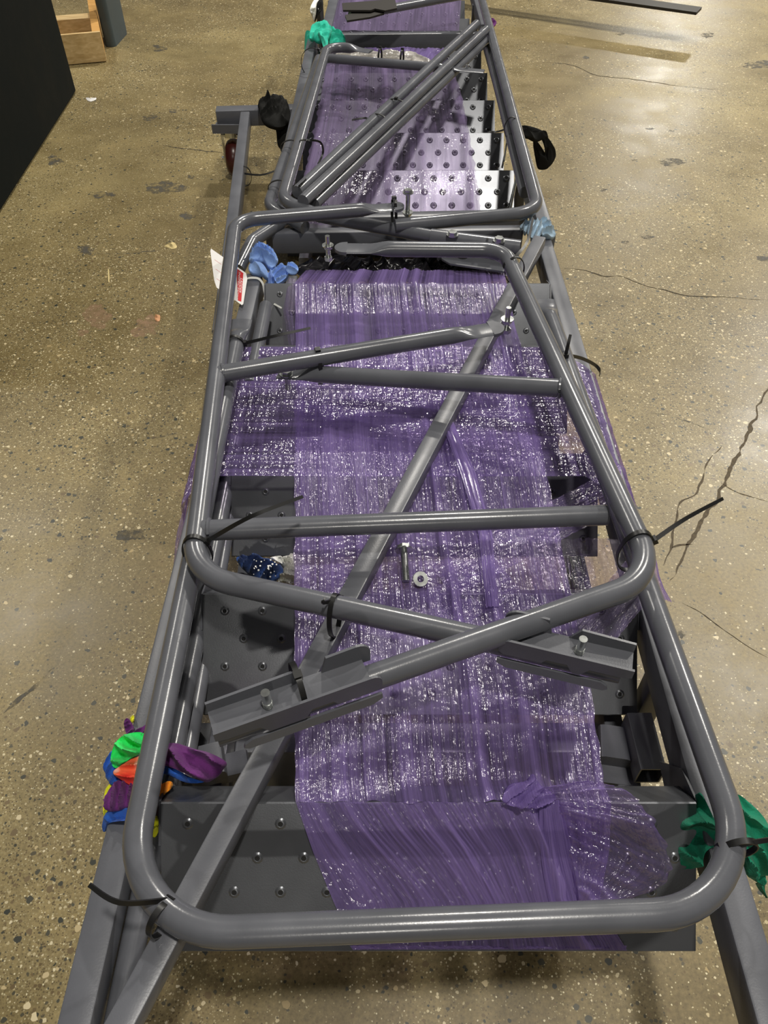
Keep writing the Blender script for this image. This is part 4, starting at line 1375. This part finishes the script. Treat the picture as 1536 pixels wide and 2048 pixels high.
def tag_text(txt, u_base, v0, v1, h):
    cu = bpy.data.curves.new('txt', 'FONT')
    cu.body = txt
    cu.size = 1.0
    ob = bpy.data.objects.new('txt', cu)
    COL.objects.link(ob)
    dg = bpy.context.evaluated_depsgraph_get()
    me = bpy.data.meshes.new_from_object(ob.evaluated_get(dg))
    xs = [v.co.x for v in me.vertices]
    x0, x1 = min(xs), max(xs)
    V = []
    for v in me.vertices:
        tt = (v.co.x - x0) / (x1 - x0)
        V.append(tagp(u_base + h * v.co.y, lerp(v0, v1, tt), 0.0009))   # reads along the card's short side
    fs = [tuple(p.vertices) for p in me.polygons]
    bpy.data.objects.remove(ob)
    bpy.data.meshes.remove(me)
    return V, fs


tg.add('lettering', tag_text('LADDER', 0.835, 0.26, 0.70, 0.085), M['paper'], smooth=False)
tg.add('lettering', tag_text('INSPECTION', 0.775, 0.12, 0.90, 0.065), M['paper'], smooth=False)

# ------------------------------------------------------------------ cable ties
def dirpx(a, b, D):
    return P(*b, D) - P(*a, D)


cable_tie('black tie on the front left bend of the wide handrail, tail to the left', P(322, 1836, DA) + Vector((0, 0, -0.004)), dirpx((280, 1790), (380, 1862), DA), R + 0.001, R + 0.006, [P(240, 1805, 0.76), P(178, 1769, 0.745)], 150)
cable_tie('black tie on the left bend of the C-shaped rail, long tail to the right', P(391, 1090, DBL) + Vector((0, 0, -0.016)), dirpx((380, 1130), (398, 1040), DBL), R + 0.003, R + 0.018, [P(500, 1034, 0.70), P(606, 993, 0.69)], 40)
cable_tie('black tie on the right bend, long tail over the cracked floor', P(1277, 1082, DBR) + Vector((0, 0, -0.02)), dirpx((1285, 1110), (1258, 1045), DBR), R + 0.006, R + 0.022, [P(1370, 1038, 0.715), P(1446, 997, 0.70)], 30)
cable_tie('black tie where the near left rail end crosses the diagonal square bar', P(668, 1212, DBL) + Vector((0, 0, -0.02)), dirpx((620, 1200), (720, 1226), DBL), R + 0.003, R + 0.022, [P(648, 1205, 0.74), P(650, 1196, 0.735)], 165)
cable_tie('black tie round the left clamp bracket', P(600, 1392, DBR) + Vector((0, 0, 0.010)), dirpx((752, 1355), (428, 1468), DBR), 0.026, 0.038, None, 100)
cable_tie('black tie binding the two mid rails together', P(637, 733, 0.786), dirpx((480, 745), (980, 660), 0.78), R + 0.004, R * 2 + 0.004, None, 80)
cable_tie('black tie inside the left leg with its tail pointing right over the film', P(470, 690, 0.80), dirpx((455, 760), (488, 610), 0.80), R + 0.001, R + 0.003, [P(550, 672, 0.775), P(621, 656, 0.77)], 10)
cable_tie('black tie on the far right bend, long tail up to the pale blue rag', P(1030, 532, DBR) + Vector((0, 0, -0.008)), dirpx((1015, 505), (1050, 600), DBR), R + 0.002, R + 0.010, [P(1052, 488, 0.72), P(1066, 436, 0.73)], 20)
def open_tie(label, pts, head, tail, mat, w, group):
    T = Thing('cable_tie', label, 'cable tie', head, group)
    path = catmull(pts, 8, False)
    T.add('strap_loop', strap(path, w, 0.0017, (path[-1] - path[0]).cross(Vector((0, -0.72, 0.69)))), M[mat], ang=40)
    T.add('lock_head', box(head, Vector((0.005, 0, 0)), Vector((0, 0.004, 0)), Vector((0, 0, 0.004))), M[mat], smooth=False)
    tp = catmull([head] + tail, 8, False) if len(tail) > 1 else [lerp(head, tail[0], k / 6) for k in range(7)]
    T.add('tail', strap(tp, w, 0.0017, (tp[-1] - tp[0]).cross(Vector((0, -0.72, 0.69))), 0.75), M[mat], ang=40)


open_tie('black tie strapping tube and right rail below the far bend', [P(1122, 722, 0.83), P(1124, 712, 0.80), P(1132, 710, 0.783), P(1164, 717, 0.82), P(1190, 730, 0.858), P(1200, 742, 0.872), P(1199, 750, 0.90)],
         P(1131, 711, 0.782), [P(1136, 690, 0.76), P(1141, 669, 0.745)], 'tie', 0.006, 'black cable ties')
cable_tie('thick black tie standing up on the far left cross tube', P(788, 426, 0.785), dirpx((700, 424), (815, 411), DBL), R + 0.002, R + 0.016, [P(790, 410, 0.735), P(793, 400, 0.725)], 90)
cable_tie('black tie with a looped tail on the far left rail pair', P(585, 297, 0.815), dirpx((575, 330), (600, 250), 0.815), 0.030, 0.020, [P(612, 280, 0.76), P(640, 284, 0.77), P(646, 305, 0.80), P(636, 328, 0.82)], 60)
cable_tie('black tie at the near left bends of the far rails', P(562, 378, 0.818), dirpx((548, 410), (572, 350), 0.815), 0.030, 0.020, [P(598, 372, 0.77), P(612, 358, 0.765)], 20)
cable_tie('black tie binding the diagonal tube pair', P(792, 212, 0.787), dirpx((606, 392), (960, 54), 0.787), 0.030, R + 0.002, None, 90)
cable_tie('short black tie tail poking out left of the diagonal tubes', P(756, 243, 0.79), dirpx((606, 392), (960, 54), 0.787), R + 0.012, R + 0.003, [P(730, 236, 0.80), P(704, 240, 0.81)], 180)
cable_tie('black tie with a straight tail over the floor beside the caster', P(490, 352, DB + 0.03), dirpx((490, 224), (452, 520), DB), 0.018, 0.028, [P(520, 350, 0.99), P(549, 342, 0.98)], 20)
cable_tie('black tie on the front right bend over the dark green cloth', P(1476, 1698, DA), dirpx((1440, 1580), (1490, 1720), DA), R + 0.002, R + 0.006, [P(1510, 1684, 0.78), P(1560, 1676, 0.78)], 10)
cable_tie('black tie by the hanging black rag on the far right rail', P(1022, 256, 0.81), dirpx((1000, 170), (1040, 300), 0.80), R + 0.002, R + 0.012, [P(1000, 262, 0.86), P(975, 264, 0.87)], 160)
cable_tie('black tie round the far left rail below the teal cloth', P(626, 126, 0.87), dirpx((610, 180), (634, 100), 0.87), 0.040, 0.045, None, 60)
cable_tie('left black tie around the clear bags', P(760, 114, 0.815), dirpx((659, 117), (968, 143), 0.80), 0.020, 0.024, None, 100)
cable_tie('right black tie around the clear bags', P(804, 117, 0.815), dirpx((659, 117), (968, 143), 0.80), 0.020, 0.024, None, 100)
open_tie('white tie holding the tag on the end of the left rail', [P(490, 566, 0.90), P(492, 560, 0.868), P(500, 556, 0.860), P(516, 557, 0.860), P(525, 566, 0.866), P(529, 582, 0.880), P(532, 598, 0.890)],
         P(532, 599, 0.888), [P(563, 616, 0.875)], 'wtie', 0.0045, 'white cable tie')

# ------------------------------------------------------------------ loose hardware on the film
bb, bt = P(812, 1168, DE + 0.002), P(808, 1110, DE - 0.004)
bb.z += 0.006
bt.z += 0.012
L = (bt - bb).length
g = bolt_geo(bb, bt - bb, L, 0.0052, True)
solo('hex_bolt', 'loose zinc flange bolt lying on the purple film', 'bolt', g, M['zinc'], ang=40)
nc = P(838, 1160, DE - 0.002)
ax = Vector((0.15, -0.5, 0.85)).normalized()
ring = []
s_ = ax.orthogonal().normalized()
u_ = ax.cross(s_)
V, Fc = [], []
for z_, ro, ri in ((0.0, 0.0075, 0.0045), (0.010, 0.0075, 0.0045), (0.010, 0.011, 0.0045), (0.012, 0.0105, 0.0045)):
    for rad in (ro,):
        for k in range(18):
            a_ = 2 * math.pi * k / 18
            V.append(nc + ax * z_ + (s_ * math.cos(a_) + u_ * math.sin(a_)) * rad)
for z_ in (0.012, 0.0):
    for k in range(18):
        a_ = 2 * math.pi * k / 18
        V.append(nc + ax * z_ + (s_ * math.cos(a_) + u_ * math.sin(a_)) * 0.0048)
for q in range(5):
    for k in range(18):
        l = (k + 1) % 18
        Fc.append((q * 18 + k, q * 18 + l, (q + 1) * 18 + l, (q + 1) * 18 + k))
for k in range(18):
    l = (k + 1) % 18
    Fc.append((5 * 18 + k, 5 * 18 + l, l, k))
solo('flange_nut', 'loose zinc flange nut beside the bolt on the film', 'nut', (V, Fc), M['zinc'], ang=40)

# ------------------------------------------------------------------ bins and pallet at the upper left
def rounded_box(cx, cy, wx, wy, h, r, rot, z0=0.0, taper=0.0, lip=0.0):
    V, Fc = [], []
    sec = rrect(wx, wy, r, 8)
    ca, sa = math.cos(rot), math.sin(rot)
    levels = [(z0, 1 - taper - 0.02), (z0 + 0.012, 1 - taper), (z0 + h - 0.05, 1.0)]
    if lip:
        levels += [(z0 + h - 0.05, 1 + lip), (z0 + h, 1 + lip)]
    else:
        levels += [(z0 + h, 1.0)]
    m = len(sec)
    for z_, s in levels:
        for x, y in sec:
            V.append(Vector((cx + (x * ca - y * sa) * s, cy + (x * sa + y * ca) * s, z_)))
    for q in range(len(levels) - 1):
        for k in range(m):
            l = (k + 1) % m
            Fc.append((q * m + k, q * m + l, (q + 1) * m + l, (q + 1) * m + k))
    Fc.append(tuple(range(m - 1, -1, -1)))
    Fc.append(tuple((len(levels) - 1) * m + k for k in range(m)))
    return V, Fc


p_a, p_b = P(0, 430, H), P(156, 182, H)
d_ = (p_b - p_a).normalized()
nrm = Vector((-d_.y, d_.x, 0))
rot = math.atan2(d_.y, d_.x) - math.pi / 2
cen = p_b - d_ * 0.72 + nrm * 0.5
Bn = Thing('storage_bin', 'large matt black plastic bin standing at the upper left', 'bin', (cen.x, cen.y, 0))
Bn.add('body', rounded_box(cen.x, cen.y, 1.0, 1.5, 1.0, 0.07, rot), M['blackbin'])
Bn.add('rim', rounded_box(cen.x, cen.y, 1.04, 1.54, 0.05, 0.08, rot, 0.97), M['blackbin'])
G2 = Thing('storage_bin', 'narrow slate grey plastic bin standing behind the pallet', 'bin', (-1.36, 4.43, 0))
G2.add('body', rounded_box(-1.360, 4.43, 0.055, 0.24, 0.95, 0.022, math.radians(-2)), M['greybin'])
G2.add('rim', rounded_box(-1.360, 4.43, 0.065, 0.25, 0.05, 0.026, math.radians(-2), 0.93), M['greybin'])

pc = P(214, 124, H)
sd = Vector((-0.29, 0.957, 0)).normalized()
fd = Vector((-0.957, -0.29, 0)).normalized()
PAL = Thing('pallet', 'pine pallet standing between the black bin and the grey bin', 'pallet', (pc.x, pc.y, 0))


def plank(name, a, dx, lx, dy, ly, z0, z1, mat):
    c = a + dx * (lx / 2) + dy * (ly / 2) + Vector((0, 0, (z0 + z1) / 2))
    PAL.add(name, box(c, dx * (lx / 2), dy * (ly / 2), Z * ((z1 - z0) / 2)), mat, smooth=False)


plank('end_board', pc, fd, 0.62, sd, 0.018, 0.004, 0.126, M['wood'])
for k in range(3):
    plank('stringer', pc + fd * (0.27 * k) + sd * 0.019, fd, 0.036, sd, 0.80, 0.016, 0.123, M['wood2'])
for k in range(4):
    plank('deck_slat', pc + sd * (0.024 + 0.21 * k), fd, 0.62, sd, 0.085, 0.0, 0.015, M['wood'])
plank('cross_slat', pc + fd * 0.037 + sd * 0.05, fd, 0.232, sd, 0.05, 0.016, 0.10, M['wood'])
plank('cross_slat', pc + fd * 0.037 + sd * 0.36, fd, 0.232, sd, 0.09, 0.016, 0.10, M['wood'])

# forklift blade tip at the top right
tip = P(1398, 22, 1.08)
tail_ = P(1080, -30, 1.06)
d_ = (tip - tail_)
d_.z = 0
d_ = d_.normalized()
s_ = Vector((-d_.y, d_.x, 0))
Lf = 1.5
poly = []
V, Fc = [], []
for t_, w_, zt in ((0.0, 0.055, 0.012), (0.6, 0.055, 0.014), (1.2, 0.05, 0.035), (1.5, 0.05, 0.042)):
    q = tip - d_ * t_
    for sx, zz in ((-w_, 0.0), (w_, 0.0), (w_, zt), (-w_, zt)):
        V.append(Vector((q.x, q.y, tip.z)) + s_ * sx + Vector((0, 0, zz - 0.006)))
for k in range(3):
    for c_ in range(4):
        e_ = (c_ + 1) % 4
        Fc.append((k * 4 + c_, k * 4 + e_, (k + 1) * 4 + e_, (k + 1) * 4 + c_))
Fc += [(3, 2, 1, 0), (12, 13, 14, 15)]
q = tip + d_ * 0.03
FK = Thing('forklift_blade', 'dark tapered forklift blade reaching in at the top right', 'fork', (tip.x, tip.y, 0))
FK.add('blade', (V, Fc), M['steelblack'], smooth=False)
FK.add('heel', box(tip - d_ * 1.53 + Vector((0, 0, 0.0)), d_ * 0.035, s_ * 0.055, Z * 0.12), M['steelblack'], smooth=False)

# litter on the floor
def litter(name, label, cat, pts, th, mat):
    ol = [P(x, y, H - 0.001) for x, y in pts]
    c = sum(ol, Vector()) / len(ol)
    solo(name, label, cat, pillow(ol, c + Vector((0, 0, th)), th * 0.5, th * 0.5, 3.0, 3, Z, 4, 5), mat, ang=80)


litter('dry_leaf', 'small curled pale leaf on the floor left of the ladder', 'leaf', [(328, 494), (336, 488), (348, 485), (354, 494), (346, 498), (338, 496)], 0.006, M['leaf'])
litter('wood_sliver', 'thin pale sliver on the floor left of the tag', 'sliver', [(215, 541), (218, 540), (219, 562), (216, 563)], 0.003, M['leaf'])
litter('plastic_scrap', 'tiny curved white scrap beside the black bin', 'scrap', [(172, 195), (180, 200), (191, 195), (192, 199), (181, 203), (174, 200)], 0.004, M['paper'])
litter('chip', 'small orange chip on the floor by the peach dust', 'chip', [(310, 630), (320, 631), (319, 642), (311, 641)], 0.005, M['chip'])
